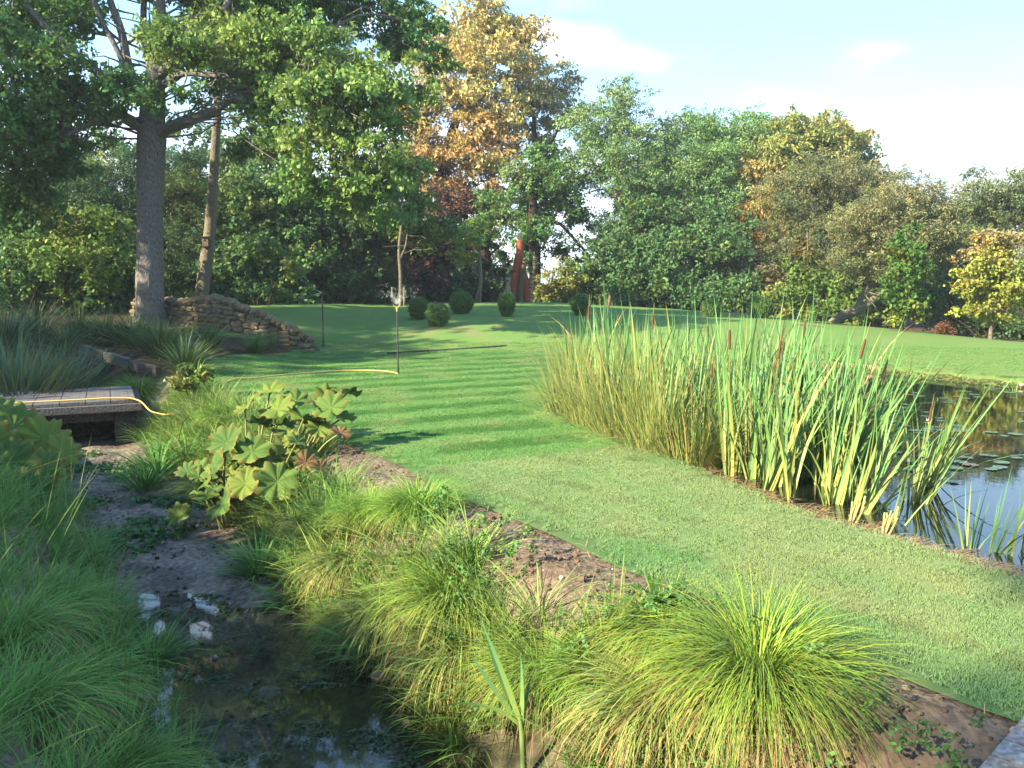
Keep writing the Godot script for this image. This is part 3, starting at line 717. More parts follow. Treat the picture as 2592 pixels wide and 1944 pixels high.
	tree("field_maple", "young maple with bright yellow leaves turning russet at its top", "tree", [Vector3(16.27, -0.04, -28), Vector3(16.25, 0.71, -28), Vector3(16.19, 2.12, -28), Vector3(16.09, 3.65, -28)], [0.075, 0.06, 0.045, 0.015], [],
		[[16.06, 3.43, -28, 0.38, 1, 1], [16.65, 3.35, -28, 0.35, 1, 1], [15.61, 2.66, -28, 0.57, 0, 1], [16.58, 2.55, -28, 0.57, 0, 1], [16.15, 1.96, -28, 0.76, 0, 1], [15.35, 1.81, -28, 0.44, 0, 1], [16.95, 1.81, -28, 0.5, 0, 1], [15.77, 1.11, -28, 0.54, 0, 1], [16.65, 1.06, -28, 0.6, 0, 1]], [Color(0.285, 0.31, 0.065), Color(0.32, 0.255, 0.10)], "broad", 0.85, "bark_pale", 0.75, "", true, 23)
	var YG := [Color(0.14, 0.20, 0.035), Color(0.19, 0.22, 0.05), Color(0.12, 0.10, 0.04)]
	bush("sunlit_hedge", "pale sunlit bush just right of the banded pole", "bush", [[2.27, 1.97, -41, 0.83, 1, 1], [3.14, 2.21, -42, 0.85, 0, 1], [1.81, 1.4, -41, 0.51, 1, 1], [2.73, 1.4, -41, 0.51, 1, 1], [3.85, 1.74, -42, 0.66, 0, 1]], YG, "broad", 0.86, 0.9, "", 24)
	var sh := [[1700, 0], [1600, 0]]
	bush("shrub", "green shrub with a few russet leaves left of the narrow red tipped tree", "shrub", [[11.95, 1.44, -36, 0.77, 0, 1], [11.64, 2.05, -37, 0.75, 2, 1], [11.46, 0.66, -35, 0.43, 1, 1]], YG, "broad", 1.08, 1.0, "", 25)
	bush("shrub", "green shrub below the olive willow", "shrub", [[13.96, 1.64, -36, 0.81, 0, 1], [14.38, 1.14, -35.5, 0.68, 0, 1], [13.21, 0.86, -35, 0.51, 0, 1]], FRESH, "broad", 1.08, 1.0, "", 26)
	bush("shrub", "low green shrub behind the leaning willow trunk", "shrub", [[15.58, 1.05, -35.5, 0.68, 0, 1], [15.97, 0.57, -35, 0.55, 1, 1], [15, 0.47, -35, 0.39, 2, 1]], FRESH, "broad", 0.99, 1.0, "", 27)
	bush("shrub", "dark green shrub at the back of the far lawn behind the bulrushes", "shrub", [[10.49, 1.63, -38, 0.94, 0, 1], [9.68, 1.41, -39, 0.88, 0, 1], [8.7, 1.41, -39.5, 0.89, 0, 1], [11.05, 1.22, -37, 0.58, 0, 1]], DARK, "broad", 0.99, 1.1, "", 28)
	bush("shrub", "low russet ground shrub left of the leaning trunk's foot", "shrub", [[12.66, 0.39, -34.5, 0.27, 2, 1], [12.18, 0.29, -34.5, 0.27, 2, 1], [13.42, 0.57, -35, 0.28, 2, 1]], YG, "broad", 0.80, 1.0, "", 29)
	bush("shrub", "low olive ground shrub under the leaning trunk", "shrub", [[14.19, 0.37, -34, 0.31, 0, 1], [14.96, 0.24, -34, 0.34, 2, 1], [15.41, 0.11, -33.5, 0.3, 0, 1]], YG, "broad", 0.80, 1.0, "", 30)
	bush("dead_shrub", "small rust brown dead shrub left of the yellow maple", "shrub", [[17.14, 0.16, -32.5, 0.27, 0, 1], [17.28, -0.03, -32.5, 0.22, 0, 1]], [Color(0.20, 0.095, 0.045)], "needle", 0.80, 1.2, "", 31)
	# woodland beyond, closing the gaps between the nearer trees
	bush("woodland_belt", "dark woodland behind the oak and the slender trunk", "woodland", [[-24.61, 9.14, -46, 1.29, 0, 0.5], [-22.08, 9.38, -46, 1.29, 0, 0.5], [-18.05, 9.38, -46, 1.19, 0, 0.5], [-16.1, 10.05, -47, 1.22, 0, 0.5], [-13.76, 9.38, -46, 1.29, 0, 0.6], [-20.36, 8.4, -46, 1.29, 0, 0.6], [-17.09, 7.52, -44, 1.14, 0, 1], [-14.98, 8.25, -45, 1.06, 0, 1], [-21.94, 7.4, -44, 1.14, 0, 1], [-27.89, 5.49, -44, 1.73, 0, 1], [-26.05, 5.33, -45, 1.67, 0, 1], [-23.54, 5.58, -45, 1.67, 0, 1], [-20.6, 5.25, -44, 1.63, 0, 1], [-18.79, 6.07, -45, 1.67, 0, 1], [-16.54, 6.31, -45, 1.67, 0, 1], [-14.62, 6.66, -46, 1.71, 0, 1], [-12.1, 5.58, -45, 1.67, 0, 1], [-10.06, 6.41, -46, 1.81, 0, 1], [-7.79, 5.41, -46, 1.71, 0, 1], [-24.62, 3.32, -44, 1.63, 0, 1], [-18.56, 3.29, -43, 1.6, 0, 1], [-14.96, 3.52, -43, 1.6, 0, 1], [-11.14, 3.29, -43, 1.6, 0, 1], [-8.47, 3.32, -44, 1.63, 0, 1], [-6.03, 3.9, -46, 1.55, 0, 1]], DARK, "broad", 1.5, 0.9, "", 60)
	bush("woodland_belt", "green woodland behind the ash and the broad rounded tree", "woodland", [[8.73, 9.27, -54, 1.82, 0, 1], [10.52, 8.69, -54, 1.82, 0, 1], [12.59, 8.98, -54, 1.94, 0, 1], [14.68, 8.69, -54, 1.94, 0, 1], [16.74, 9.71, -55, 1.86, 0, 1], [18.54, 8.69, -54, 1.82, 0, 1], [8.03, 6.56, -53, 1.79, 2, 1], [10.38, 5.98, -53, 1.79, 2, 1], [12.75, 5.4, -53, 1.79, 2, 1], [14.85, 4.19, -52, 1.75, 2, 1], [6.58, 5.4, -53, 1.37, 2, 1], [14.83, 2.41, -48, 1.35, 2, 1], [16.97, 2.41, -48, 1.35, 2, 1]], ASH, "ash", 1.5, 0.9, "", 61)
	bush("woodland_belt", "olive grey woodland behind the leaning willow at the right", "woodland", [[21.41, 5.9, -52, 1.75, 0, 1], [22.83, 5.19, -50, 1.69, 2, 1], [25.03, 5.46, -50, 1.69, 2, 1], [27.23, 5.74, -50, 1.69, 2, 1], [29.42, 6.01, -50, 1.69, 2, 1], [31.63, 6.01, -50, 1.69, 2, 1], [19.83, 2.89, -46, 1.55, 2, 1], [21.43, 2.37, -45, 1.52, 2, 1], [23.67, 2.62, -45, 1.52, 2, 1], [25.91, 2.87, -45, 1.52, 2, 1], [28.19, 2.62, -45, 1.52, 2, 1]], OLV, "ash", 1.5, 0.9, "", 62)
	# far hedges that close the view
	for i in 15:
		R.seed = 900 + i
		var x := -66.0 + i * 9.6
		var low := absf(x - 4.0) < 12
		var hh := 2.2 if low else rnd(4.5, 7.0)
		var lob := []
		for k in 6: lob.append([x + rnd(-5, 5), hh * rnd(0.2, 0.62), -72 + rnd(-2, 2), hh * 0.5, 0, 1.0])
		bush("far_hedge", "hedge on the skyline beyond the garden", "hedge", lob, [Color(0.07, 0.105, 0.035)], "broad", 1.72, 1.0, "hedges beyond the garden", 200 + i)
	# trees out of the picture on the left: their shade lies over the stream
	tree("bank_tree", "leafy tree on the stream's left bank beyond the picture's edge", "tree", [Vector3(-9.3, 0, -5.10), Vector3(-9.3, 1.6, -5.10)], [0.12, 0.06], [],
		[[-8.6, 1.55, -6.30, 1.1, 0, 1], [-9.2, 1.75, -4.70, 1.4, 0, 1.5], [-8.8, 2.05, -3.30, 1.4, 0, 1.5], [-8.9, 2.25, -2.50, 1.4, 0, 1.5]], DARK, "broad", 1.00, "bark_dark", 1.4, "", true, 40)
	tree("bank_tree", "taller leafy tree left of the picture near the boardwalk", "tree", [Vector3(-9.5, 0, -0.90), Vector3(-9.4, 2.6, -0.90)], [0.16, 0.08], [],
		[[-8.9, 1.85, -1.90, 1.4, 0, 1], [-9.2, 2.75, -0.70, 1.6, 0, 1], [-8.8, 3.15, 0.80, 1.7, 0, 1.5], [-9.2, 1.55, 0.30, 1.6, 0, 1.5], [-9.3, 2.95, -1.70, 1.4, 0, 1.5], [-9.2, 3.35, 1.60, 1.5, 0, 1.5]], DARK, "broad", 1.00, "bark_dark", 1.4, "", true, 41)
	tree("bank_tree", "tallest leafy tree left of the boardwalk outside the picture", "tree", [Vector3(-9.5, 0, 2.90), Vector3(-9.4, 3.0, 2.90)], [0.18, 0.09], [],
		[[-8.9, 1.85, 2.10, 1.5, 0, 1], [-9.0, 3.55, 2.50, 1.7, 0, 1], [-8.8, 3.75, 4.10, 1.7, 0, 1], [-9.2, 1.85, 3.90, 1.6, 0, 1]], DARK, "broad", 1.00, "bark_dark", 1.4, "", true, 42)
	tree("unseen_tree", "tall tree behind the viewer whose soft shade reaches the near lawn", "tree", [Vector3(-16, 0, 9.00), Vector3(-16, 6, 9.00), Vector3(-16, 11, 9.00)], [0.3, 0.22, 0.1], [],
		[[-16, 13.30, 8.90, 1.1, 0, 0.16], [-16.3, 13.80, 7.90, 1.1, 0, 0.16], [-16, 14.50, 8.60, 1.0, 0, 0.16]], DARK, "broad", 0.86, "bark_dark", 1.0, "", true, 43)

	tree("unseen_tree", "tall spreading tree left of the picture that shades the bed and the wall", "tree", [Vector3(-19, 0.5, -12.60), Vector3(-18.8, 4, -12.60), Vector3(-18.5, 9, -12.60)], [0.35, 0.28, 0.12], [],
		[[-18.2, 7.20, -10.80, 2.6, 0, 1], [-18.4, 8.20, -13.20, 2.8, 0, 1], [-18.6, 9.60, -15.80, 2.4, 0, 0.35], [-17.8, 5.80, -8.80, 2.2, 0, 1], [-19.0, 11.20, -17.60, 2.4, 0, 1], [-18.6, 6.00, -12.60, 2.2, 0, 1]], DARK, "broad", 1.2, "bark_dark", 0.6, "", true, 44)
	for q in [[-4.0, 7.5, "added unseen leafy tree behind the left shoulder, dimming the sky"], [-9.5, 8.5, "added unseen leafy tree behind the viewer, farthest left, dimming the sky"], [2.5, 8.0, "added unseen leafy tree right behind the viewer, dimming the sky"]]:  # added unseen trees that cut the sky light on the left bank
		tree("unseen_tree", q[2], "tree", [Vector3(q[0], 0, q[1]), Vector3(q[0], 3, q[1]), Vector3(q[0], 6.5, q[1])], [0.25, 0.2, 0.08], [],
			[[q[0], 3.4, q[1], 2.0, 0, 1], [q[0] - 1.2, 5.2, q[1] - 0.5, 2.2, 0, 1], [q[0] + 1.3, 5.4, q[1], 2.2, 0, 1], [q[0], 7.2, q[1], 2.2, 0, 1], [q[0], 2.0, q[1], 1.6, 0, 1]], DARK, "broad", 1.3, "bark_dark", 1.0, "", true, 45 + int(q[0]))
	# ---- clipped box
	box_ball(Vector2(-3.04, -26.99), 0.29, 0.72, "tall clipped box ball nearest the sprinkler", 1)
	box_ball(Vector2(-2.29, -25.49), 0.35, 0.72, "clipped box ball overlapping its taller neighbour, lowest on the mound", 2, 0.12)
	box_ball(Vector2(-1.76, -28.64), 0.42, 0.78, "widest clipped box ball, right of the overlapping pair", 3, 0.15)
	box_ball(Vector2(-0.17, -27.69), 0.31, 0.80, "clipped box ball narrowing downwards in front of the carved figure", 4, 0.42)
	box_ball(Vector2(2.36, -28.26), 0.32, 0.72, "dark clipped box ball right of the banded pole", 5, 0.15)
	box_ball(Vector2(9.44, -31.39), 0.42, 0.80, "clipped box ball at the foot of the shrubs on the far lawn", 6)
	box_ball(Vector2(7.29, -30.29), 0.34, 0.66, "pale clipped box ball behind the bulrush heads", 7)

# ------------------------------------------------------------------ grasses, reeds, leafy plants
# an arching blade from p
func arch(b: MB, p: Vector3, dirv: Vector3, ln: float, w: float, lean: float, fall: float, c0: Color, c1: Color, seg := 5):
	var pts := []
	var h := Vector3(dirv.x, 0, dirv.z).normalized()
	var q := p
	var a := lean
	for i in seg:
		pts.append(q)
		q += (h * sin(a) + Vector3(0, cos(a), 0)) * ln / (seg - 1)
		a += fall / (seg - 1)
	b.blade(pts, w, Vector3(-h.z, 0, h.x).rotated(h, rnd(-0.5, 0.5)), c0, c1, 0.7)

# tussock of fine arching blades; straw: share of dead blades
func make_tussock(n: int, ln: float, spread: float, straw: float, g: Color, w: float, sd: int, fall := 1.5, up := 0.25) -> ArrayMesh:
	R.seed = sd
	var b := MB.new()
	for i in n:
		var a := rnd(0, TAU)
		var k := sqrt(R.randf())
		var h := Vector3(cos(a), 0, sin(a))
		var l := ln * rnd(0.6, 1.15)
		var dead := R.randf() < straw * (0.35 + k)
		var c := vary(g, 0.25)
		if R.randf() < 0.2: c = vary(Color(g.r * 1.6, g.g * 1.2, g.b), 0.2)
		if dead: c = vary(Color(0.22, 0.155, 0.07), 0.25)
		var hh := (h + rvec() * 0.6)
		arch(b, h * spread * k * rnd(0.6, 1.0), hh, l, w * rnd(0.7, 1.3), up + k * 0.75 + rnd(-0.2, 0.2) + (0.5 if dead else 0.0), fall * rnd(0.5, 1.3), c, c.lerp(Color(0.27, 0.24, 0.09), 0.25 if R.randf() < 0.5 else 0.0), 6)
	return b.mesh(M.blade)

func tussock(called: String, mesh: Mesh, p: Vector2, s: float, label: String, group := "", sink := 0.03, sy := 1.0):
	var at := Vector3(p.x, ground(p.x, p.y) - sink, p.y)
	var o := thing(called, label, "grass", at, group)
	o.rotation.y = rnd(0, TAU)
	o.scale = Vector3(s, s * sy, s)
	part("blades", mesh, o, Vector3.ZERO, "stuff")

func build_lawn_grass():
	R.seed = 77
	var b := MB.new()
	for i in 420:
		var p := Vector3(rnd(-0.085, 0.085), -0.004, rnd(-0.085, 0.085))
		var a := rnd(0, TAU)
		var d := Vector3(cos(a), 0, sin(a))
		var t := p + Vector3(0, rnd(0.008, 0.018), 0) + d * rnd(0.004, 0.016)
		var s := Vector3(-d.z, 0, d.x) * rnd(0.0012, 0.0022)
		var k := b.v.size()
		var g := rnd(0.85, 1.15)
		var c := Color(g * rnd(0.9, 1.15), g, g * rnd(0.8, 1.1))
		if R.randf() < 0.08: c = Color(1.5, 1.12, 1.2)
		var nn := (d * -0.4 + Vector3.UP).normalized()
		for q in [p - s, t, p + s]:
			b.v.append(q); b.n.append(nn); b.c.append(c)
		b.ix.append(k); b.ix.append(k + 1); b.ix.append(k + 2)
	var mesh := b.mesh(M.blade)
	var tr := []
	var co := []
	var z := -2.7
	while z > -23.0:
		var st := 0.125 if z > -9.0 else (0.16 if z > -15.0 else 0.22)
		var x := -0.72 * -z - 0.4
		while x < 0.72 * -z + 0.4:
			var p := Vector2(x + rnd(-0.5, 0.5) * st, z + rnd(-0.5, 0.5) * st)
			x += st
			if lawn_sd(p) > -0.045 : continue
			var s := st / 0.125
			tr.append(Transform3D(Basis(Vector3.UP, rnd(0, TAU)).scaled(Vector3(s * 1.05, rnd(0.8, 1.15), s * 1.05)), Vector3(p.x, ground(p.x, p.y) + 0.040 + 0.012 * nz.get_noise_2d(p.x * 15, p.y * 15), p.y)))
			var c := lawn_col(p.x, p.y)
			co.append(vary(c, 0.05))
		z -= st
	print("lawn tufts ", tr.size())
	many("lawn_grass", mesh, tr, co, self)
	tag(get_node("lawn_grass"), "short mown turf of the striped lawn between stream and pond", "grass")

func build_bank_grass():
	var GR := Color(0.115, 0.225, 0.040)
	var SH := GR
	var tuft := [make_tussock(46, 0.34, 0.10, 0.18, Color(1, 1, 1), 0.006, 501, 1.2, 0.15), make_tussock(40, 0.48, 0.10, 0.12, Color(1, 1, 1), 0.007, 502, 1.0, 0.1), make_tussock(30, 0.24, 0.12, 0.3, Color(1, 1, 1), 0.006, 503, 1.6, 0.4)]
	R.seed = 88
	var tr := [[], [], []]
	var co := [[], [], []]
	for i in 17000:
		var p := Vector2(rnd(-9, 2.6), rnd(-15.0, -2.4))
		var d := creek(p)
		if absf(p.x) > 0.68 * -p.y + 0.9: continue
		var left := d < 0.0
		if absf(d) < (0.66 if not left else 0.60): continue
		var ls := lawn_sd(p)
		if not left:
			# bare soil strip along the lawn
			var strip := 0.60 + 0.25 * nz.get_noise_2d(p.x * 20, p.y * 20)
			if p.y < -8.6: strip = 0.25
			if ls < strip: continue
			if p.x > 1.15 and R.randf() < 0.75: continue
		elif absf(d) > 4.2 or p.y < -11.0 or R.randf() < 0.5: continue
		if p.distance_to(Vector2(0.02, -3.75)) < 0.28: continue
		# no grass where the paved bridge lies
		if p.y < -10.6 and p.x < -5.75: continue
		var k := R.randi_range(0, 2)
		if left and p.y > -7.5: k = 1 if R.randf() < 0.65 else 0
		var s := rnd(0.7, 1.25)
		if left: s *= 0.72
		tr[k].append(Transform3D(Basis.from_euler(Vector3(rnd(-0.25, 0.25), rnd(0, TAU), rnd(-0.25, 0.25))).scaled(Vector3.ONE * s), Vector3(p.x, ground(p.x, p.y) - 0.02, p.y)))
		var c := SH if left else GR.lerp(Color(0.19, 0.25, 0.06), clampf(0.3 + nz2.get_noise_2d(p.x * 14, p.y * 14) * 1.5, 0, 0.9))
		co[k].append(vary(c, 0.2))
	for k in 3:
		many("bank_grass", tuft[k], tr[k], co[k], self)
		tag(get_node("bank_grass" if k == 0 else "bank_grass_%03d" % k), ["medium grass growing wild on both stream banks", "long soft grass leaning over the stream banks", "short straggly grass and straw on the stream banks"][k], "grass")
	# ---- single tussocks that stand out
	var big := make_tussock(3000, 0.72, 0.22, 0.26, Color(0.135, 0.235, 0.030), 0.0046, 511, 2.1, 0.15)
	var mid := make_tussock(1500, 0.54, 0.18, 0.18, Color(0.135, 0.235, 0.036), 0.005, 512, 2.1, 0.15)
	var mid2 := make_tussock(1500, 0.48, 0.20, 0.10, Color(0.115, 0.245, 0.028), 0.005, 513, 2.0, 0.1)
	var pale := make_tussock(1200, 0.50, 0.2, 0.34, Color(0.16, 0.23, 0.06), 0.005, 514, 2.2, 0.35)
	var coarse := make_tussock(170, 0.55, 0.13, 0.05, Color(0.070, 0.200, 0.036), 0.013, 515, 1.1, 0.1)
	var g := "grass tussocks along the stream"
	R.seed = 99
	tussock("sedge_tussock", big, Vector2(1.12, -3.55), 0.92, "largest arching yellow green sedge tussock nearest the boardwalk", g)
	tussock("sedge_tussock", mid, Vector2(0.78, -3.99), 0.85, "straw tinged tussock on the left shoulder of the largest tussock", g)
	tussock("sedge_tussock", mid2, Vector2(-0.73, -6.33), 1.0, "bright green tussock between the umbrella plant and the bare soil", g)
	tussock("sedge_tussock", mid2, Vector2(-1.18, -6.72), 0.85, "bright tussock just right of the umbrella plant's lowest leaves", g)
	tussock("sedge_tussock", mid, Vector2(-0.36, -5.13), 1.1, "full tussock halfway along the soil strip", g)
	tussock("sedge_tussock", pale, Vector2(-0.82, -5.51), 1.1, "pale straw tussock hanging over the middle of the stream", g)
	tussock("sedge_tussock", pale, Vector2(-1.26, -6.29), 1.0, "pale strawy tussock below the two bright green ones", g)
	tussock("sedge_tussock", mid, Vector2(0.18, -4.2), 0.9, "tussock behind the upright iris leaves", g)
	tussock("sedge_tussock", pale, Vector2(-0.3, -4.77), 1.0, "straw coloured tussock at the water left of the iris", g)
	tussock("sedge_tussock", pale, Vector2(0.71, -3.69), 1.1, "brown thatch tussock below the largest tussock at the picture's foot", g)
	tussock("sedge_tussock", mid2, Vector2(0.46, -4), 0.8, "green tussock right of the iris", g)
	tussock("coarse_grass", coarse, Vector2(-2.11, -6.69), 1.0, "broad bladed dark grass clump below the umbrella plant at the stream", g)
	tussock("coarse_grass", coarse, Vector2(-1.67, -6.18), 0.8, "broad bladed grass clump hanging to the water below the umbrella plant", g)
	tussock("coarse_grass", coarse, Vector2(-4.51, -10.32), 1.35, "tall bright grass clump beside the paved bridge", g)
	tussock("coarse_grass", coarse, Vector2(-4.22, -10.49), 1.2, "leafy grass clump between paved bridge and umbrella plant", g)
	tussock("coarse_grass", coarse, Vector2(-4.39, -9.64), 1.1, "grass clump at the stream's edge below the paved bridge", g)
	tussock("coarse_grass", coarse, Vector2(-2.39, -5.24), 0.7, "broad bladed clump on the left bank beside the open water", g)
	tussock("sedge_tussock", mid2, Vector2(-4.04, -11.34), 0.9, "green tussock left of the umbrella plant's top leaves", g)
	tussock("sedge_tussock", pale, Vector2(-3.65, -9.43), 1.0, "brownish tussock between bridge grass and umbrella plant", g)
	for i in 150:
		var p := Vector2(rnd(-5.2, 1.4), rnd(-11.4, -2.9))
		var d := creek(p)
		if d < 0.72 or d > 1.75 or lawn_sd(p) < 0.62 or p.distance_to(Vector2(0.02, -3.75)) < 0.5: continue
		if p.distance_to(Vector2(-2.75, -8.3)) < 0.75: continue
		tussock("sedge_tussock", [mid2, mid, pale][i % 3], p, rnd(0.55, 0.85), ["small bright green sedge mound filling the sunny bank", "small yellow green sedge mound filling the sunny bank", "small pale strawy sedge mound filling the sunny bank"][i % 3], "small sedge mounds on the sunny bank")
	# left bank, soft sedge in the shade
	var soft := make_tussock(800, 0.62, 0.22, 0.25, Color(0.115, 0.225, 0.040), 0.006, 516, 2.1, 0.35)
	var gl := "soft sedges on the shaded bank"
	tussock("shade_sedge", soft, Vector2(-2.11, -3.39), 0.80, "shaded sedge at the bottom left corner", gl)
	tussock("shade_sedge", soft, Vector2(-1.82, -3.63), 0.72, "shaded sedge leaning over the water at the bottom", gl)
	tussock("shade_sedge", soft, Vector2(-2.29, -4.21), 0.72, "shaded sedge midway up the left bank", gl)
	tussock("shade_sedge", soft, Vector2(-2.59, -4.1), 0.80, "shaded sedge at the left edge below the big leaves", gl)
	tussock("shade_sedge", soft, Vector2(-3.04, -5.32), 0.72, "shaded sedge just below the big leaved plant at left", gl)
	# the bed by the wall: upright ornamental grasses
	var orn := make_tussock(420, 0.75, 0.13, 0.12, Color(0.06, 0.125, 0.035), 0.011, 517, 0.9, 0.05)
	var blue := make_tussock(520, 1.0, 0.24, 0.06, Color(0.065, 0.125, 0.060), 0.013, 518, 0.55, 0.0)
	var go := "ornamental grasses in the bed below the oak"
	tussock("fountain_grass", orn, Vector2(-6.81, -18.45), 1.09, "upright grass in front of the wall's middle", go)
	tussock("fountain_grass", orn, Vector2(-5.92, -18.85), 0.87, "small upright grass nearest the lawn's tip of the bed", go)
	tussock("fountain_grass", orn, Vector2(-6, -19.88), 0.87, "small upright grass close to the wall's low right end", go)
	tussock("fountain_grass", orn, Vector2(-6.13, -15.37), 1.23, "dense grass clump at the near corner of the mulch", go)
	tussock("fountain_grass", orn, Vector2(-7.17, -16.84), 1.38, "grass clump in front of the grey boulder", go)
	tussock("fountain_grass", orn, Vector2(-8.33, -18.13), 1.52, "tall grass clump at the oak's left foot", go)
	tussock("fountain_grass", orn, Vector2(-9.33, -18.92), 1.45, "broad grass clump above the timber edging", go)
	tussock("fountain_grass", orn, Vector2(-10.45, -19.85), 1.45, "grass clump in front of the low stone wall", go)
	tussock("dark_grass", blue, Vector2(-8.34, -13.72), 1.81, "very dark tall grass at the left edge", go)
	tussock("dark_grass", blue, Vector2(-8.27, -14.41), 1.74, "very dark tall grass second from the left edge", go)
	tussock("dark_grass", blue, Vector2(-8.53, -15.66), 1.59, "very dark tall grass behind the timber edging's upper end", go)
	tussock("dark_grass", blue, Vector2(-9.72, -15.3), 1.74, "very dark tall grass cut off by the left edge", go)
	for i in 16:
		var p := Vector2(rnd(-12.5, -7.0), rnd(-20.6, -15.6))
		if p.x > -8.2 and p.y < -17.5: continue
		if creek(p) > -1.0 and p.y > -17: continue
		tussock("fountain_grass", orn if i % 3 else blue, p, rnd(0.9, 1.3), "green ornamental grass in the thick of the bed left of the oak" if i % 3 else "dark upright grass in the thick of the bed left of the oak", go)
	tussock("fountain_grass", mid, Vector2(-7.58, -14.01), 2.17, "low drooping grass mound just behind the paved bridge", go)
	tussock("fountain_grass", mid2, Vector2(-7.5, -15.14), 1.74, "drooping green grass between bridge and timber edging", go)
	tussock("fountain_grass", mid2, Vector2(-6.75, -14.81), 1.45, "low grass at the bridge's far right corner", go)

func cattail_leaf_mesh(ln: float, lean: float, fall: float, w: float, c0: Color, c1: Color) -> ArrayMesh:
	var b := MB.new()
	arch(b, Vector3.ZERO, Vector3(1, 0, 0), ln, w, lean, fall, c0, c1, 9)
	return b.mesh(M.reed)

func build_reeds():
	R.seed = 1234
	var leaves := []
	for i in 16:
		var ye := i >= 13
		var c0 := Color(0.27, 0.28, 0.075) if i % 3 else Color(0.14, 0.23, 0.07)
		var c1 := vary(Color(0.085, 0.215, 0.070), 0.2)
		if ye: c1 = vary(Color(0.21, 0.215, 0.05), 0.2)
		if i == 15: c0 = Color(0.25, 0.17, 0.08); c1 = Color(0.28, 0.19, 0.08)
		leaves.append(cattail_leaf_mesh(rnd(1.25, 1.75), rnd(0.0, 0.12), rnd(0.05, 0.5) if i % 5 else rnd(0.9, 1.5), rnd(0.026, 0.040), c0, c1))
	# flower spike: stem, brown head, thin tip
	var sb := MB.new()
	sb.tube([Vector3(0, 0, 0), Vector3(0.01, 0.8, 0), Vector3(0.0, 1.5, 0.01)], [0.007, 0.006, 0.005], 6, Color(0.16, 0.19, 0.06))
	var stem := sb.mesh(M.reed)
	var hb := MB.new()
	hb.tube([Vector3(0, 1.5, 0.01), Vector3(0, 1.51, 0.01), Vector3(0, 1.53, 0.01), Vector3(0, 1.66, 0.01), Vector3(0, 1.69, 0.01), Vector3(0, 1.70, 0.01)], [0.006, 0.012, 0.0145, 0.0145, 0.011, 0.004], 10, Color(0.105, 0.045, 0.022))
	var head := hb.mesh(M.reed)
	var tb := MB.new()
	tb.tube([Vector3(0, 1.69, 0.01), Vector3(0, 1.86, 0.012)], [0.004, 0.002], 5, Color(0.3, 0.2, 0.09))
	var tip := tb.mesh(M.reed)
	var spots := []
	# the belt of bulrushes along the near shore, thick on the left
	for q in [[Vector2(2.04, -8.63), 1], [Vector2(2.14, -7.97), 1], [Vector2(2.29, -7.4), 0], [Vector2(2.39, -6.99), 0], [Vector2(2.43, -7.58), 0], [Vector2(2.76, -6.62), 0], [Vector2(2.72, -6.91), 0]]:
		spots.append([q[0], 1.0, q[1]])
	var ctr := []
	for i in 30: ctr.append([R.randf(), rnd(0.0, 2.5), rnd(0, 2.4)])
	for i in 110:
		var cc: Array = ctr[i % 30]
		var t: float = cc[0]
		var a := Vector2(1.55, -9.6).lerp(Vector2(2.75, -7.0), t)
		var dep: Vector2 = Vector2(0.75, 0.35) * cc[1] * (1.0 - 0.55 * t) + Vector2(0.3, -0.5) * cc[2] * (1.0 - t) + Vector2(R.randfn(0, 0.13), R.randfn(0, 0.13))
		var p := a + dep
		if t > 0.72 and i >= 60: continue
		if sd_poly(p, POND) > 0.05: continue
		spots.append([p, lerpf(1.08, 0.82, t) * rnd(0.88, 1.1), 1 if i % 14 == 3 else 0])
	for i in 52:
		var p := Vector2(rnd(0.95, 3.4), rnd(-13.5, -9.4))
		if sd_poly(p, POND) > 0.0: continue
		spots.append([p, rnd(1.0, 1.2), 1 if i % 9 == 2 else 0])
	for q in [Vector2(3.3, -5.6), Vector2(3.25, -5.7), Vector2(3.39, -5.54), Vector2(2.92, -6.35), Vector2(3.55, -5.6)]:
		spots.append([q, 0.52, 0])
	for q in [Vector2(8.89, -15.26), Vector2(9.19, -14.91)]: spots.append([q, 0.4, 0])
	var n := 0
	for s in spots:
		var p: Vector2 = s[0]
		var at := Vector3(p.x, maxf(ground(p.x, p.y), -0.45) , p.y)
		var o := thing("bulrush", "tall bulrush with a brown head among the reeds at the near shore" if s[2] else "leafy bulrush shoot without a head in the reed belt", "bulrush", at, "bulrushes in the pond" if s[2] else "leafy bulrush shoots in the pond")
		if s[1] < 0.45: o.set_meta("label", "short leafy reed standing at the pond's far right shore")
		elif s[1] < 0.55: o.set_meta("label", "short yellow green reed at the pond edge near the lawn's right side")
		else:
			var place := "at the back of the reed belt behind the rushes" if p.y < -10.0 else ("at the right end of the reed belt" if p.x > 2.6 and p.y > -8.4 else ("in the reed belt's front row along the lawn" if sd_poly(p, POND) > -0.45 else "deep inside the reed belt"))
			o.set_meta("label", ("bulrush with a brown head " if s[2] else "leafy headless bulrush shoot ") + place)
		o.rotation.y = rnd(0, TAU)
		if p.x > 2.2 and p.y > -8.6: o.basis = Basis(Vector3(0, 0, 1), rnd(-0.42, 0.06)) * Basis(Vector3.UP, rnd(0, TAU))
		o.scale = Vector3.ONE * s[1]
		for k in R.randi_range(8, 12):
			var m := part("leaf", leaves[R.randi_range(0, 15) if R.randf() > 0.35 else R.randi_range(0, 10)], o, Vector3(rnd(-0.035, 0.035), 0, rnd(-0.035, 0.035)))
			m.rotation = Vector3(rnd(-0.16, 0.16), rnd(0, TAU), rnd(-0.16, 0.16))
			m.scale = Vector3.ONE * rnd(0.75, 1.2)
		if s[2]:
			var f := part("flower_stem", stem, o)
			f.rotation = Vector3(rnd(-0.08, 0.08), 0, rnd(-0.08, 0.08))
			f.scale = Vector3.ONE * rnd(0.72, 1.06)
			part("flower_head", head, f)
			part("flower_tip", tip, f)
		n += 1
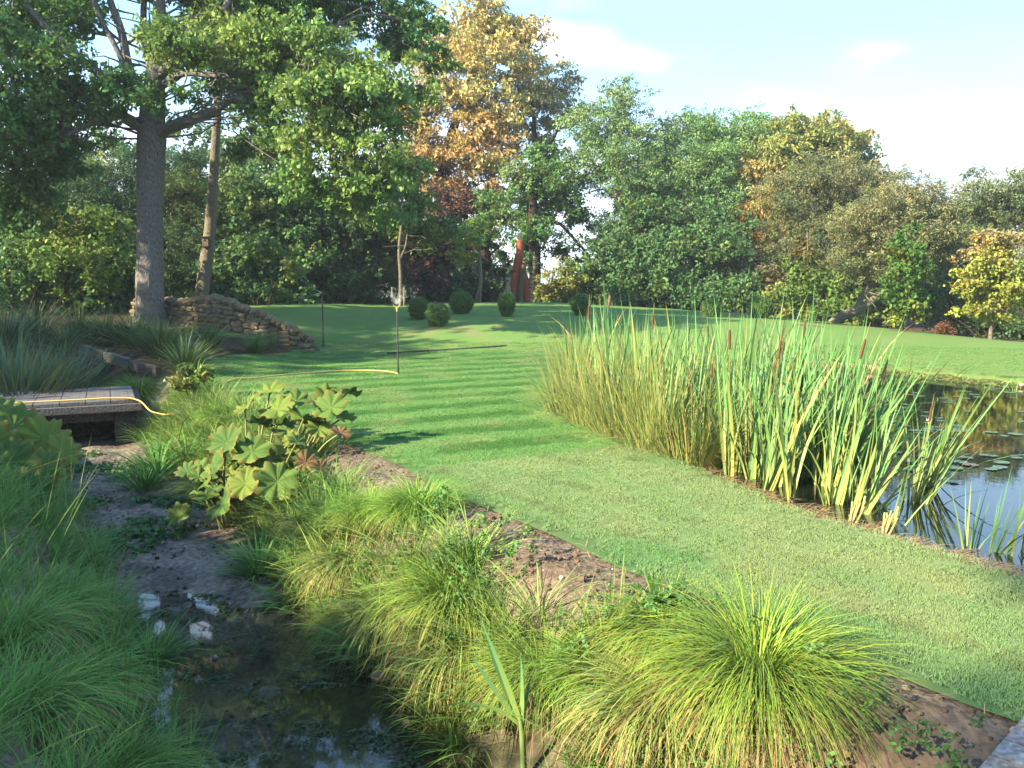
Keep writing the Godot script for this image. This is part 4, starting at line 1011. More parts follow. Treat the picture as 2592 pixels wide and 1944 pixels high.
	print("bulrushes ", n)
	# cut and bent stubs at the shore
	var cb := MB.new()
	R.seed = 61
	for i in 14:
		var a := rnd(0, TAU)
		cb.tube([Vector3(rnd(-0.05, 0.05), -0.05, rnd(-0.05, 0.05)), Vector3(cos(a) * rnd(0.02, 0.08) + 0.05, rnd(0.08, 0.24), sin(a) * rnd(0.02, 0.07))], [0.009, 0.008], 5, vary(Color(0.33, 0.28, 0.12), 0.2))
	var stub := cb.mesh(M.reed)
	for q in [[Vector2(2.78, -5.99), "bundle of cut pale reed stubs at the water's edge"], [Vector2(2.67, -6.31), "cut reed stubs left of the pale bundle"]]:
		var o := thing("reed_stubs", q[1], "reed stubs", Vector3(q[0].x, -0.14, q[0].y))
		part("stalks", stub, o, Vector3.ZERO, "stuff")
	# rushes: fine, dense, yellow green with brown flower tips
	var rush := []
	for v in 3:
		R.seed = 70 + v
		var b := MB.new()
		for i in 620:
			var a := rnd(0, TAU)
			var k := sqrt(R.randf())
			var h := Vector3(cos(a), 0, sin(a))
			var c := vary(Color(0.125, 0.225, 0.050), 0.3)
			var c0 := vary(Color(0.22, 0.235, 0.075), 0.25)
			if R.randf() < 0.17: c = vary(Color(0.33, 0.27, 0.10), 0.25)
			if R.randf() < 0.07: c = vary(Color(0.25, 0.12, 0.05), 0.2)
			arch(b, h * 0.30 * k, h + rvec() * 0.4, rnd(0.5, 1.38), rnd(0.006, 0.011), 0.02 + 0.58 * k * rnd(0.1, 1.3), rnd(0.0, 0.7) if R.randf() < 0.75 else rnd(0.8, 2.2), c0, c, 7)
		rush.append(b.mesh(M.reed))
	var rp := [[Vector2(0.84, -11.45), 0.95, "left end"], [Vector2(1.11, -10.32), 1.02, "front left"], [Vector2(1.38, -9.53), 1.02, "front right"], [Vector2(1.61, -8.85), 0.95, "right end"], [Vector2(1.86, -8.49), 0.7, "low outlying tip"], [Vector2(1.29, -12.36), 1.08, "back left"], [Vector2(1.78, -11.45), 1.1, "back middle"], [Vector2(1.1, -13.41), 1.05, "far left"], [Vector2(2.02, -10.15), 1.02, "back right"]]
	for i in rp.size():
		var q: Vector2 = rp[i][0]
		var o := thing("soft_rush", "dense yellow green rush clump at the %s of the stand on the shore" % rp[i][2], "rush", Vector3(q.x, maxf(ground(q.x, q.y), -0.2) - 0.02, q.y), "rush clumps at the pond's near corner")
		o.rotation.y = i * 1.9
		o.scale = Vector3(1.05, rp[i][1] * 1.14, 1.05)
		part("stems", rush[i % 3], o, Vector3.ZERO, "stuff")
	# dead leaves and straw at the waterline
	R.seed = 64
	var db := MB.new()
	for i in 9:
		var a := rnd(0, TAU)
		var p := Vector3(rnd(-0.08, 0.08), rnd(0.0, 0.03), rnd(-0.08, 0.08))
		db.blade([p, p + Vector3(cos(a), 0.15, sin(a)) * 0.12, p + Vector3(cos(a), 0.02, sin(a)) * 0.26], rnd(0.006, 0.014), Vector3(-sin(a), 0, cos(a)), vary(Color(0.24, 0.17, 0.09), 0.25), vary(Color(0.30, 0.23, 0.12), 0.2))
	var litter := db.mesh(M.blade)
	var tr := []
	var co := []
	for i in 420:
		var t := R.randf() * 8.0
		var k := int(t)
		var p := POND[k].lerp(POND[k + 1], t - k) + Vector2(rnd(-0.12, 0.2), rnd(-0.15, 0.1))
		if lawn_sd(p) < 0.02: continue
		tr.append(Transform3D(Basis(Vector3.UP, rnd(0, TAU)).scaled(Vector3.ONE * rnd(0.5, 1.1)), Vector3(p.x, maxf(ground(p.x, p.y), WATER) + 0.01, p.y)))
		co.append(vary(Color(0.8, 0.8, 0.8), 0.3))
	many("reed_litter", litter, tr, co, self)
	tag(get_node("reed_litter"), "dry straw and dead reed leaves along the pond's near waterline", "litter")
	# marginal plants on the far shore
	var mg := make_tussock(60, 0.22, 0.14, 0.3, Color(0.14, 0.19, 0.06), 0.014, 519, 1.4, 0.4)
	tr = []
	co = []
	for i in 150:
		var p := POND[14].lerp(POND[17], R.randf()) + Vector2(rnd(-0.15, 0.15), rnd(-0.2, 0.35))
		tr.append(Transform3D(Basis(Vector3.UP, rnd(0, TAU)).scaled(Vector3.ONE * rnd(0.5, 1.0)), Vector3(p.x, WATER, p.y)))
		co.append(vary(Color(1, 1, 1), 0.3))
	many("marginal_plants", mg, tr, co, self)
	tag(get_node("marginal_plants"), "low creeping water plants along the pond's far shore", "water plants")

func build_lilies():
	R.seed = 321
	var pads := []
	for v in 4:
		var b := MB.new()
		var c := vary(Color(0.055, 0.105, 0.05), 0.2)
		if v == 3: c = Color(0.12, 0.07, 0.04)
		var gap := 0.35
		var n := 18
		for i in n:
			var a0 := gap * 0.5 + (TAU - gap) * i / n
			var a1 := gap * 0.5 + (TAU - gap) * (i + 1) / n
			var w0 := 1.0 + 0.03 * sin(a0 * 5 + v)
			var w1 := 1.0 + 0.03 * sin(a1 * 5 + v)
			var p0 := Vector3(cos(a0) * w0, 0.05 + 0.03 * sin(a0 * 3 + v), sin(a0) * w0)
			var p1 := Vector3(cos(a1) * w1, 0.05 + 0.03 * sin(a1 * 3 + v), sin(a1) * w1)
			b.tri(Vector3(0, 0.03, 0), p0, p1, c)
			b.quad(p0, p0 - Vector3(0, 0.04, 0), p1 - Vector3(0, 0.04, 0), p1, c)
		pads.append(b.mesh(M.pad))
	var n := 0
	for cl in [[Vector2(5.46, -11.04), 1.3, 34, "in the largest raft beside the bulrush tips"], [Vector2(7.69, -13.93), 1.2, 14, "in the thin scatter near the far shore"], [Vector2(9.15, -14.91), 0.9, 16, "close to the far right shore"], [Vector2(5.58, -10.49), 0.8, 16, "in the dense patch right of the largest raft"], [Vector2(5.28, -8.51), 0.7, 10, "in the patch at the right edge of the picture"], [Vector2(4.46, -8.63), 0.8, 12, "in the loose patch nearest the viewer"], [Vector2(6.01, -13.35), 1.0, 12, "in the loose patch behind the bulrush tips"]]:
		for i in cl[2]:
			var p: Vector2 = cl[0] + Vector2(R.randfn(0, 0.45), R.randfn(0, 0.5)) * cl[1]
			if sd_poly(p, POND) > -0.1: continue
			var m := solo("lily_pad", pads[R.randi_range(0, 3) if R.randf() < 0.5 else R.randi_range(0, 2)], "round lily pad floating " + cl[3], "lily pad", Vector3(p.x, WATER + 0.002 + n * 0.0001, p.y), "lily pads on the pond")
			m.rotation.y = rnd(0, TAU)
			var s := rnd(0.05, 0.09)
			m.scale = Vector3(s, s * 0.4, s)
			n += 1
	print("pads ", n)
	var fb := MB.new()
	for ring in 2:
		for i in 8:
			var a := TAU * i / 8 + ring * 0.4
			var d := Vector3(cos(a), 0, sin(a))
			var up := 0.5 + ring * 0.7
			fb.blade([d * 0.008, d * 0.03 + Vector3(0, 0.02 * up, 0), d * 0.05 + Vector3(0, 0.05 * up, 0)], 0.03, Vector3(-d.z, 0, d.x), Color(0.72, 0.45, 0.42), Color(0.75, 0.6, 0.55))
	fb.tube([Vector3(0, -0.03, 0), Vector3(0, 0.015, 0)], [0.008, 0.012], 6, Color(0.6, 0.45, 0.1))
	var fm := fb.mesh(M.pad)
	for q in [[Vector2(5.73, -11.19), "pink water lily in the middle of the pad raft"], [Vector2(5.63, -12.42), "pink water lily close to the bulrush tips"], [Vector2(9.59, -15.41), "pink water lily by the far right shore"]]:
		solo("water_lily", fm, q[1], "flower", Vector3(q[0].x, WATER + 0.03, q[0].y), "water lilies")

# umbrella leaf: round, lobed, cupped
func umbrella_leaf(sd: int, dry: float) -> ArrayMesh:
	R.seed = sd
	var b := MB.new()
	var n := 54
	var rings := [0.0, 0.22, 0.5, 0.78, 1.0]
	var lob := R.randi_range(8, 10)
	var ph := rnd(0, TAU)
	var k0 := b.v.size()
	var jag := []
	var skew := rnd(-0.5, 0.5)
	for i in n: jag.append(absf(sin(i * 1.9 + sd)) * R.randf() + 0.5 * (0.5 + 0.5 * sin(TAU * i / n + sd)))
	for r in rings.size():
		for i in n:
			var a := TAU * i / n
			var lobe := pow(0.5 + 0.5 * cos(a * lob + ph + skew * sin(a * 2.0 + sd)), 0.6)
			var rr: float = rings[r] * (1.0 - 0.22 * rings[r] * (1.0 - lobe) - 0.13 * rings[r] * jag[i] + 0.025 * sin(a * 31 + sd) * rings[r])
			var y: float = 0.30 * pow(rings[r], 1.5) - 0.14 * pow(rings[r], 4.0) + 0.16 * rings[r] * (lobe - 0.5) + 0.12 * rings[r] * sin(a * 2 + sd) + 0.05 * rings[r] * sin(a * 5 + sd * 3) - 0.10 * rings[r] * rings[r] * jag[i]
			b.v.append(Vector3(cos(a) * rr, y, sin(a) * rr))
			b.n.append(Vector3.UP)
			var c: Color = [Color(0.115, 0.215, 0.048), Color(0.165, 0.25, 0.05), Color(0.085, 0.18, 0.048)][sd % 3].lerp(Color(0.24, 0.28, 0.07), clampf(pow(lobe, 20.0) * 0.5 * (1.0 - 0.5 * rings[r]), 0, 1))
			var edge := smoothstep(0.7, 1.0, rings[r]) * (0.35 + dry + 0.5 * sin(a * 1.5 + sd))
			c = c.lerp(Color(0.29, 0.27, 0.07), clampf(edge, 0, 0.85))
			if rings[r] > 0.9 and sin(a * 7 + sd * 5) > 0.75: c = Color(0.22, 0.09, 0.035)
			if dry > 0.8: c = vary(Color(0.24, 0.15, 0.07), 0.2)
			b.c.append(c)
	for r in rings.size() - 1:
		for i in n:
			var p := k0 + r * n + i
			var q := k0 + r * n + (i + 1) % n
			for e in [p, q, p + n, q, q + n, p + n]: b.ix.append(e)
	normals(b)
	return b.mesh(M.bigleaf)

func umbrella_plant(called: String, label: String, at: Vector3, list: Array, sd: int):
	var meshes := []
	for i in 6: meshes.append(umbrella_leaf(sd + i * 4, [0.0, 0.15, 0.3, 0.1, 0.4, 0.2][i]))
	meshes.append(umbrella_leaf(sd + 40, 1.0))
	var o := thing(called, label, "plant", at)
	R.seed = sd
	for i in list.size():
		var e: Array = list[i]
		var p := Vector3(e[0], e[1], e[2]) - at
		var r: float = e[3]
		var m := part("leaf", meshes[6 if e[4] >= 9 else i % 6], o, p)
		var tilt := Basis(Vector3(e[6], 0, -e[5]).normalized(), Vector2(e[5], e[6]).length()) if absf(e[5]) + absf(e[6]) > 0.01 else Basis()
		m.basis = (tilt * Basis(Vector3.UP, rnd(0, TAU))).scaled(Vector3.ONE * r * 1.15)
		var foot := Vector3(p.x * 0.55 + rnd(-0.1, 0.1), 0.0, p.z * 0.55 + rnd(-0.1, 0.1))
		foot.y = ground(at.x + foot.x, at.z + foot.z) - at.y - 0.03
		var b := MB.new()
		var s := smooth_path([foot, foot.lerp(p, 0.5) + Vector3(rnd(-0.05, 0.05), 0.06, rnd(-0.05, 0.05)), p], [0.013, 0.011, 0.009], 4)
		b.tube(s[0], s[1], 6, Color(0.17, 0.18, 0.07))
		part("stalk", b.mesh(M.reed), o)

func build_leafy():
	# [x y z, radius, kind, tilt towards x, tilt towards z]
	var P := []
	for e in [[[-1.91, 0.47, -8.6], 0.19, 0, -0.25, 0.75], [[-2.53, 0.42, -8.8], 0.20, 0, -0.3, 0.5], [[-2.67, 0.3, -8.6], 0.15, 0, 0.1, -0.5], [[-2.15, 0.38, -8.4], 0.20, 1, 0.3, -0.55], [[-1.99, 0.28, -8.4], 0.15, 0, 0.3, 0.5], [[-1.8, 0.58, -8.9], 0.17, 2, 0.0, -0.2], [[-2.38, 0.49, -9], 0.16, 3, 0.2, 0.4], [[-2.69, 0.58, -9.1], 0.17, 0, -0.2, 0.3], [[-2.03, 0.46, -8.7], 0.14, 4, 0.5, 0.3], [[-1.79, 0.37, -8.6], 0.14, 5, 0.3, 0.2], [[-2.88, 0.44, -8.8], 0.13, 0, -0.5, 0.3], [[-2.88, 0.17, -8.2], 0.20, 0, -0.5, 0.8], [[-2.6, 0.1, -8.1], 0.19, 1, 0.0, 0.7], [[-2.3, 0.11, -8.3], 0.14, 2, 0.3, 0.4], [[-2.93, -0.02, -8], 0.17, 0, -0.8, 0.5], [[-2.21, -0.09, -7.6], 0.21, 2, 0.2, 0.9], [[-2.51, -0.11, -7.6], 0.17, 4, -0.3, 0.8], [[-2.74, -0.31, -7.6], 0.17, 0, -0.7, 0.6], [[-3.02, -0.18, -7.9], 0.15, 0, -0.8, 0.4], [[-2.5, -0.04, -8], 0.17, 0, 0.0, 0.6], [[-1.99, 0.07, -8], 0.10, 4, 0.6, 0.4], [[-1.75, 0.25, -8.3], 0.11, 9, 0.4, 0.3], [[-1.99, 0.05, -7.8], 0.11, 9, 0.4, 0.8], [[-2.41, 0.21, -8.7], 0.15, 0, 0.0, 0.5], [[-2.71, -0.23, -7.8], 0.16, 0, -0.4, 0.7], [[-2.47, -0.04, -8.2], 0.17, 0, 0.1, 0.6], [[-1.83, 0.02, -7.7], 0.09, 9, 0.7, 0.5]]:
		var q: Array = e[0]
		P.append([q[0], q[1], q[2], e[1], e[2], e[3], e[4]])
	R.seed = 18
	for i in 22:
		var t := R.randf()
		var q := Vector2(-2.75, -8.3) + Vector2(R.randfn(0, 0.42), R.randfn(0, 0.42))
		P.append([q.x, ground(q.x, q.y) + rnd(0.18, 0.62), q.y, rnd(0.08, 0.16), 0, rnd(-0.6, 0.6), rnd(0.1, 0.8)])
	var at := Vector3(-2.75, 0, -8.3)
	at.y = ground(at.x, at.z)
	umbrella_plant("umbrella_plant", "umbrella plant with big round yellow edged leaves on the sunny bank", at, P, 300)
	P = []
	for e in [[[-5.02, 0.34, -8.2], 0.25, 2, 0.5, 0.5], [[-4.61, 0.24, -8], 0.24, 0, 0.7, 0.6], [[-4.6, 0.13, -7.4], 0.24, 0, 0.4, 0.8], [[-4.42, 0.04, -7.6], 0.2, 4, 0.8, 0.6], [[-4.93, 0.26, -7.6], 0.26, 0, 0.0, 0.7], [[-4.32, -0.08, -7.2], 0.22, 0, 0.5, 0.9], [[-5.5, 0.42, -8.6], 0.24, 3, 0.3, 0.4], [[-4.38, 0.14, -7.9], 0.18, 2, 0.9, 0.4]]:
		var q: Array = e[0]
		P.append([q[0], q[1], q[2], e[1], e[2], e[3], e[4]])
	at = Vector3(-5.35, 0, -7.9)
	at.y = ground(at.x, at.z)
	umbrella_plant("umbrella_plant", "big leaved umbrella plant in shade at the left edge", at, P, 360)
	# iris in front
	R.seed = 17
	var ip: Vector2 = Vector2(0.06, -3.78)
	var o := thing("iris", "upright iris with stiff blue green leaves at the water in front", "plant", Vector3(ip.x, ground(ip.x, ip.y) - 0.03, ip.y))
	var sb := MB.new()
	sb.tube([Vector3(0, 0, 0), Vector3(-0.01, 0.26, 0.0), Vector3(-0.02, 0.36, 0)], [0.016, 0.015, 0.012], 8, Color(0.13, 0.19, 0.06))
	part("stem", sb.mesh(M.reed), o)
	# [lean, curl, length, width, turn]: a fan of stiff leaves
	for e in [[-0.30, -0.1, 0.60, 0.034, 0.4], [-0.42, 0.1, 0.46, 0.03, -0.5], [0.04, -0.12, 0.38, 0.028, 0.8], [-0.62, 0.05, 0.44, 0.03, -0.3], [-0.85, -1.3, 0.50, 0.026, 0.3], [0.16, 0.05, 0.26, 0.03, -0.7]]:
		var b := MB.new()
		var pts := []
		var q := Vector3(-0.015, 0.30, 0)
		var a: float = e[0]
		for i in 7:
			pts.append(q)
			q += Vector3(sin(a), cos(a), 0.12 * e[4]) * e[2] / 6.0
			a += e[1] / 6.0
		b.blade(pts, e[3], Vector3(cos(e[0]), -sin(e[0]), e[4]).normalized(), Color(0.16, 0.23, 0.05), Color(0.06, 0.18, 0.085), 0.8)
		part("leaf", b.mesh(M.reed), o)
	# dock leaves
	for q in [[Vector2(0.76, -4.09), "broad dock leaves low in the grass right of the iris"], [Vector2(0.29, -3.91), "broad wavy dock leaves at the picture's foot"]]:
		var d := thing("dock", q[1], "plant", Vector3(q[0].x, ground(q[0].x, q[0].y) + 0.12, q[0].y))
		for k in 5:
			var a := k * 1.3 + 2.0
			var h := Vector3(cos(a), 0, sin(a))
			var b := MB.new()
			var pts := []
			for i in 7:
				var t := i / 6.0
				pts.append(h * 0.22 * t + Vector3(0, 0.09 * sin(t * 2.4), 0))
			for i in 6:
				var w0 := 0.035 * sin(PI * minf(0.12 + i / 6.2, 1))
				var w1 := 0.035 * sin(PI * minf(0.12 + (i + 1) / 6.2, 1))
				var s := Vector3(-h.z, 0.25 * (1 if i % 2 else -1), h.x)
				var s2 := Vector3(-h.z, 0.25 * (-1 if i % 2 else 1), h.x)
				b.quad(pts[i] - s * w0, pts[i + 1] - s2 * w1, pts[i + 1], pts[i], Color(0.07, 0.16, 0.035))
				b.quad(pts[i], pts[i + 1], pts[i + 1] + s2 * w1, pts[i] + s * w0, Color(0.085, 0.18, 0.04))
			part("leaf", b.mesh(M.bigleaf), d)
	# yellow leaved perennial beside the bridge
	var YP := [Color(0.16, 0.19, 0.045), Color(0.22, 0.21, 0.06), Color(0.09, 0.14, 0.04)]
	bush("perennial", "small yellowing perennial at the end of the paved bridge", "plant", [[-4.89, 0.26, -12.6, 0.17, 0, 0.5], [-4.75, 0.36, -12.7, 0.14, 0, 0.5], [-5.18, 0.22, -12.6, 0.1, 1, 0.5], [-5.07, 0.46, -12.8, 0.09, 2, 0.4]], YP, "broad", 0.5, 0.8, "", 50)
	bush("perennial", "tiny yellow flowered weed on the bank right of the bridge grass", "plant", [[-4.35, -0.4, -10.8, 0.13, 1, 0.35], [-4, -0.47, -10.5, 0.11, 1, 0.3]], [YP[2], YP[1]], "broad", 0.35, 0.6, "", 51)
	bush("perennial", "rusty orange perennial at the left end of the paved bridge", "plant", [[-8.68, 0.06, -14, 0.09, 0, 1]], [Color(0.2, 0.08, 0.02)], "broad", 0.45, 0.8, "", 52)
	# clover and weeds among the grass of the sunny bank
	R.seed = 44
	var tr := []
	var co := []
	for i in 4200:
		var p := Vector2(rnd(-1.6, 2.2), rnd(-6.4, -2.5))
		var d := creek(p)
		if d < 0.75 or lawn_sd(p) < 0.35: continue
		if nz2.get_noise_2d(p.x * 25 + 9, p.y * 25) < 0.06: continue
		tr.append(Transform3D(Basis.from_euler(Vector3(rnd(-0.5, 0.5), rnd(0, TAU), rnd(-0.5, 0.5))).scaled(Vector3.ONE * rnd(0.11, 0.22)), Vector3(p.x, ground(p.x, p.y) + rnd(0.06, 0.28), p.y)))
		co.append(vary(Color(0.10, 0.215, 0.06), 0.3))
	many("bank_weeds", SPRIG.broad[0], tr, co, self)
	tag(get_node("bank_weeds"), "small leafy weeds growing through the grass on the sunny bank", "weeds")
	# cress on the mud, and weed mats in the shallow water
	tr = []
	co = []
	for i in 7500:
		var p := Vector2(rnd(-6.5, 0.4), rnd(-11.8, -3.2))
		var d := creek(p)
		if absf(d) > 0.78: continue
		var wet := p.y > -6.4
		if wet:
			if nz.get_noise_2d(p.x * 30 + 100, p.y * 30) < 0.02: continue
		elif not (nz2.get_noise_2d(p.x * 12 + 30, p.y * 12) > 0.12 and p.y < -7.2): continue
		var sc := rnd(0.13, 0.26) if wet else rnd(0.25, 0.5)
		tr.append(Transform3D(Basis.from_euler(Vector3(rnd(-0.3, 0.3), rnd(0, TAU), rnd(-0.3, 0.3))).scaled(Vector3(sc, sc * (0.35 if wet else 0.8), sc)), Vector3(p.x, maxf(ground(p.x, p.y), STREAM if wet else -2.0) + (0.006 if wet else 0.02), p.y)))
		co.append(vary(Color(0.060, 0.090, 0.034) if wet else Color(0.07, 0.15, 0.05), 0.3))
	many("stream_weed", SPRIG.broad[0], tr, co, self)
	tag(get_node("stream_weed"), "watercress and dark weed mats in the stream bed", "water weed")
	# long single stems over the left bank
	var tall := make_tussock(9, 0.95, 0.14, 0.05, Color(0.12, 0.20, 0.045), 0.005, 531, 0.35, 0.0)
	tr = []
	co = []
	R.seed = 45
	for i in 60:
		var p := Vector2(rnd(-4.6, -1.6), rnd(-8.0, -3.2))
		var d := creek(p)
		if d > -0.65 or d < -2.2: continue
		tr.append(Transform3D(Basis(Vector3.UP, rnd(0, TAU)).scaled(Vector3.ONE * rnd(0.7, 1.1)), Vector3(p.x, ground(p.x, p.y), p.y)))
		co.append(vary(Color(1, 1, 1), 0.2))
	many("tall_grass_stems", tall, tr, co, self)
	tag(get_node("tall_grass_stems"), "thin tall grass stems rising from the shaded left bank", "grass")

# ------------------------------------------------------------------ stone, timber, hardware
func rock(sd: int, col: Color, round_ := 0.16, jit := 0.10) -> ArrayMesh:   # within a unit cube
	R.seed = sd
	var b := MB.new()
	var p := {}
	for x in [-1, 0, 1]:
		for y in [-1, 0, 1]:
			for z in [-1, 0, 1]:
				var q := Vector3(x, y, z)
				var cnt := absi(x) + absi(y) + absi(z)
				q *= 1.0 - round_ * (cnt - 1) * 0.6
				p[Vector3i(x, y, z)] = (q + Vector3(rnd(-jit, jit), rnd(-jit, jit), rnd(-jit, jit))) * 0.5
	for ax in 3:
		for s in [-1, 1]:
			for i in [-1, 0]:
				for j in [-1, 0]:
					var q := []
					for e in [[i, j], [i + 1, j], [i + 1, j + 1], [i, j + 1]]:
						var k := Vector3i.ZERO
						k[ax] = s
						k[(ax + 1) % 3] = e[0]
						k[(ax + 2) % 3] = e[1]
						q.append(p[k])
					if s > 0: q.reverse()
					b.quad(q[0], q[1], q[2], q[3], col)
	return b.mesh(M.stone)

func board(l: float, h: float, w: float, col: Color, bev := 0.006) -> ArrayMesh:   # chamfered timber, length along x
	var b := MB.new()
	var a := [Vector2(-w / 2 + bev, -h / 2), Vector2(w / 2 - bev, -h / 2), Vector2(w / 2, -h / 2 + bev), Vector2(w / 2, h / 2 - bev), Vector2(w / 2 - bev, h / 2), Vector2(-w / 2 + bev, h / 2), Vector2(-w / 2, h / 2 - bev), Vector2(-w / 2, -h / 2 + bev)]
	for i in 8:
		var p: Vector2 = a[i]
		var q: Vector2 = a[(i + 1) % 8]
		b.quad(Vector3(-l / 2, p.y, p.x), Vector3(l / 2, p.y, p.x), Vector3(l / 2, q.y, q.x), Vector3(-l / 2, q.y, q.x), col)
	for s in [-1, 1]:
		for i in 6:
			var t := [Vector3(s * l / 2, a[0].y, a[0].x), Vector3(s * l / 2, a[i + 1].y, a[i + 1].x), Vector3(s * l / 2, a[i + 2].y, a[i + 2].x)]
			if s > 0: t.reverse()
			b.tri(t[0], t[1], t[2], col)
	return b.mesh(M.timber)

func stone_wall(label: String, path: Array, prof: Array, sd: int, rocks: Array, tops: Array):
	# path: ground points; prof: height at each
	var at := Vector3(path[0].x, base_h(path[0].x, path[0].y), path[0].y)
	var o := thing("dry_stone_wall", label, "wall", at)
	R.seed = sd
	var core := MB.new()
	for i in path.size() - 1:
		var a: Vector2 = path[i]
		var b: Vector2 = path[i + 1]
		var ln := a.distance_to(b)
		var u := (b - a) / ln
		var ang := -atan2(u.y, u.x)
		var g0 := base_h(a.x, a.y)
		var g1 := base_h(b.x, b.y)
		var y := -0.05
		var course := 0
		while y < maxf(prof[i], prof[i + 1]):
			var ch := rnd(0.085, 0.15)
			var x := rnd(-0.1, 0.0)
			while x < ln - 0.03:
				var sl := rnd(0.16, 0.42)
				var t := clampf((x + sl * 0.5) / ln, 0, 1)
				var top := lerpf(prof[i], prof[i + 1], t)
				if y + ch * 0.6 < top:
					var c := a + u * minf(x + sl * 0.5, ln)
					var m := part("stone", rocks[R.randi_range(0, rocks.size() - 1)], o, Vector3(c.x, lerpf(g0, g1, t) + y + ch * 0.5, c.y) - at)
					m.rotation = Vector3(rnd(-0.05, 0.05), ang + rnd(-0.06, 0.06) + (PI if R.randf() < 0.5 else 0.0), rnd(-0.04, 0.04))
					m.scale = Vector3(sl * 0.97, ch * rnd(0.9, 1.06), rnd(0.36, 0.46))
				x += sl
			y += ch
			course += 1
		# coping of upright stones
		var x := 0.05
		while x < ln:
			var w := rnd(0.11, 0.24)
			var t := x / ln
			var c := a + u * x
			var hh := rnd(0.2, 0.3)
			var m := part("coping_stone", tops[R.randi_range(0, tops.size() - 1)], o, Vector3(c.x, lerpf(g0, g1, t) + lerpf(prof[i], prof[i + 1], t) + hh * 0.36, c.y) - at)
			m.rotation = Vector3(rnd(-0.12, 0.12), ang + rnd(-0.15, 0.15), rnd(-0.2, 0.2))
			m.scale = Vector3(w * 1.15, hh, rnd(0.3, 0.4))
			x += w
		# packed earth inside the wall
		var n := Vector2(-u.y, u.x) * 0.11
		var q := []
		for e in [[a, g0, 0.0], [b, g1, 0.0], [b, g1, prof[i + 1] - 0.05], [a, g0, prof[i] - 0.05]]:
			for s in [-1, 1]:
				var w2: Vector2 = e[0] + n * s
				q.append(Vector3(w2.x, e[1] + e[2], w2.y) - at)
		core.quad(q[0], q[2], q[4], q[6], Color(0.20, 0.15, 0.10))
		core.quad(q[1], q[3], q[5], q[7], Color(0.20, 0.15, 0.10))
		core.quad(q[6], q[4], q[5], q[7], Color(0.20, 0.15, 0.10))
	part("earth_core", core.mesh(M.soil), o)

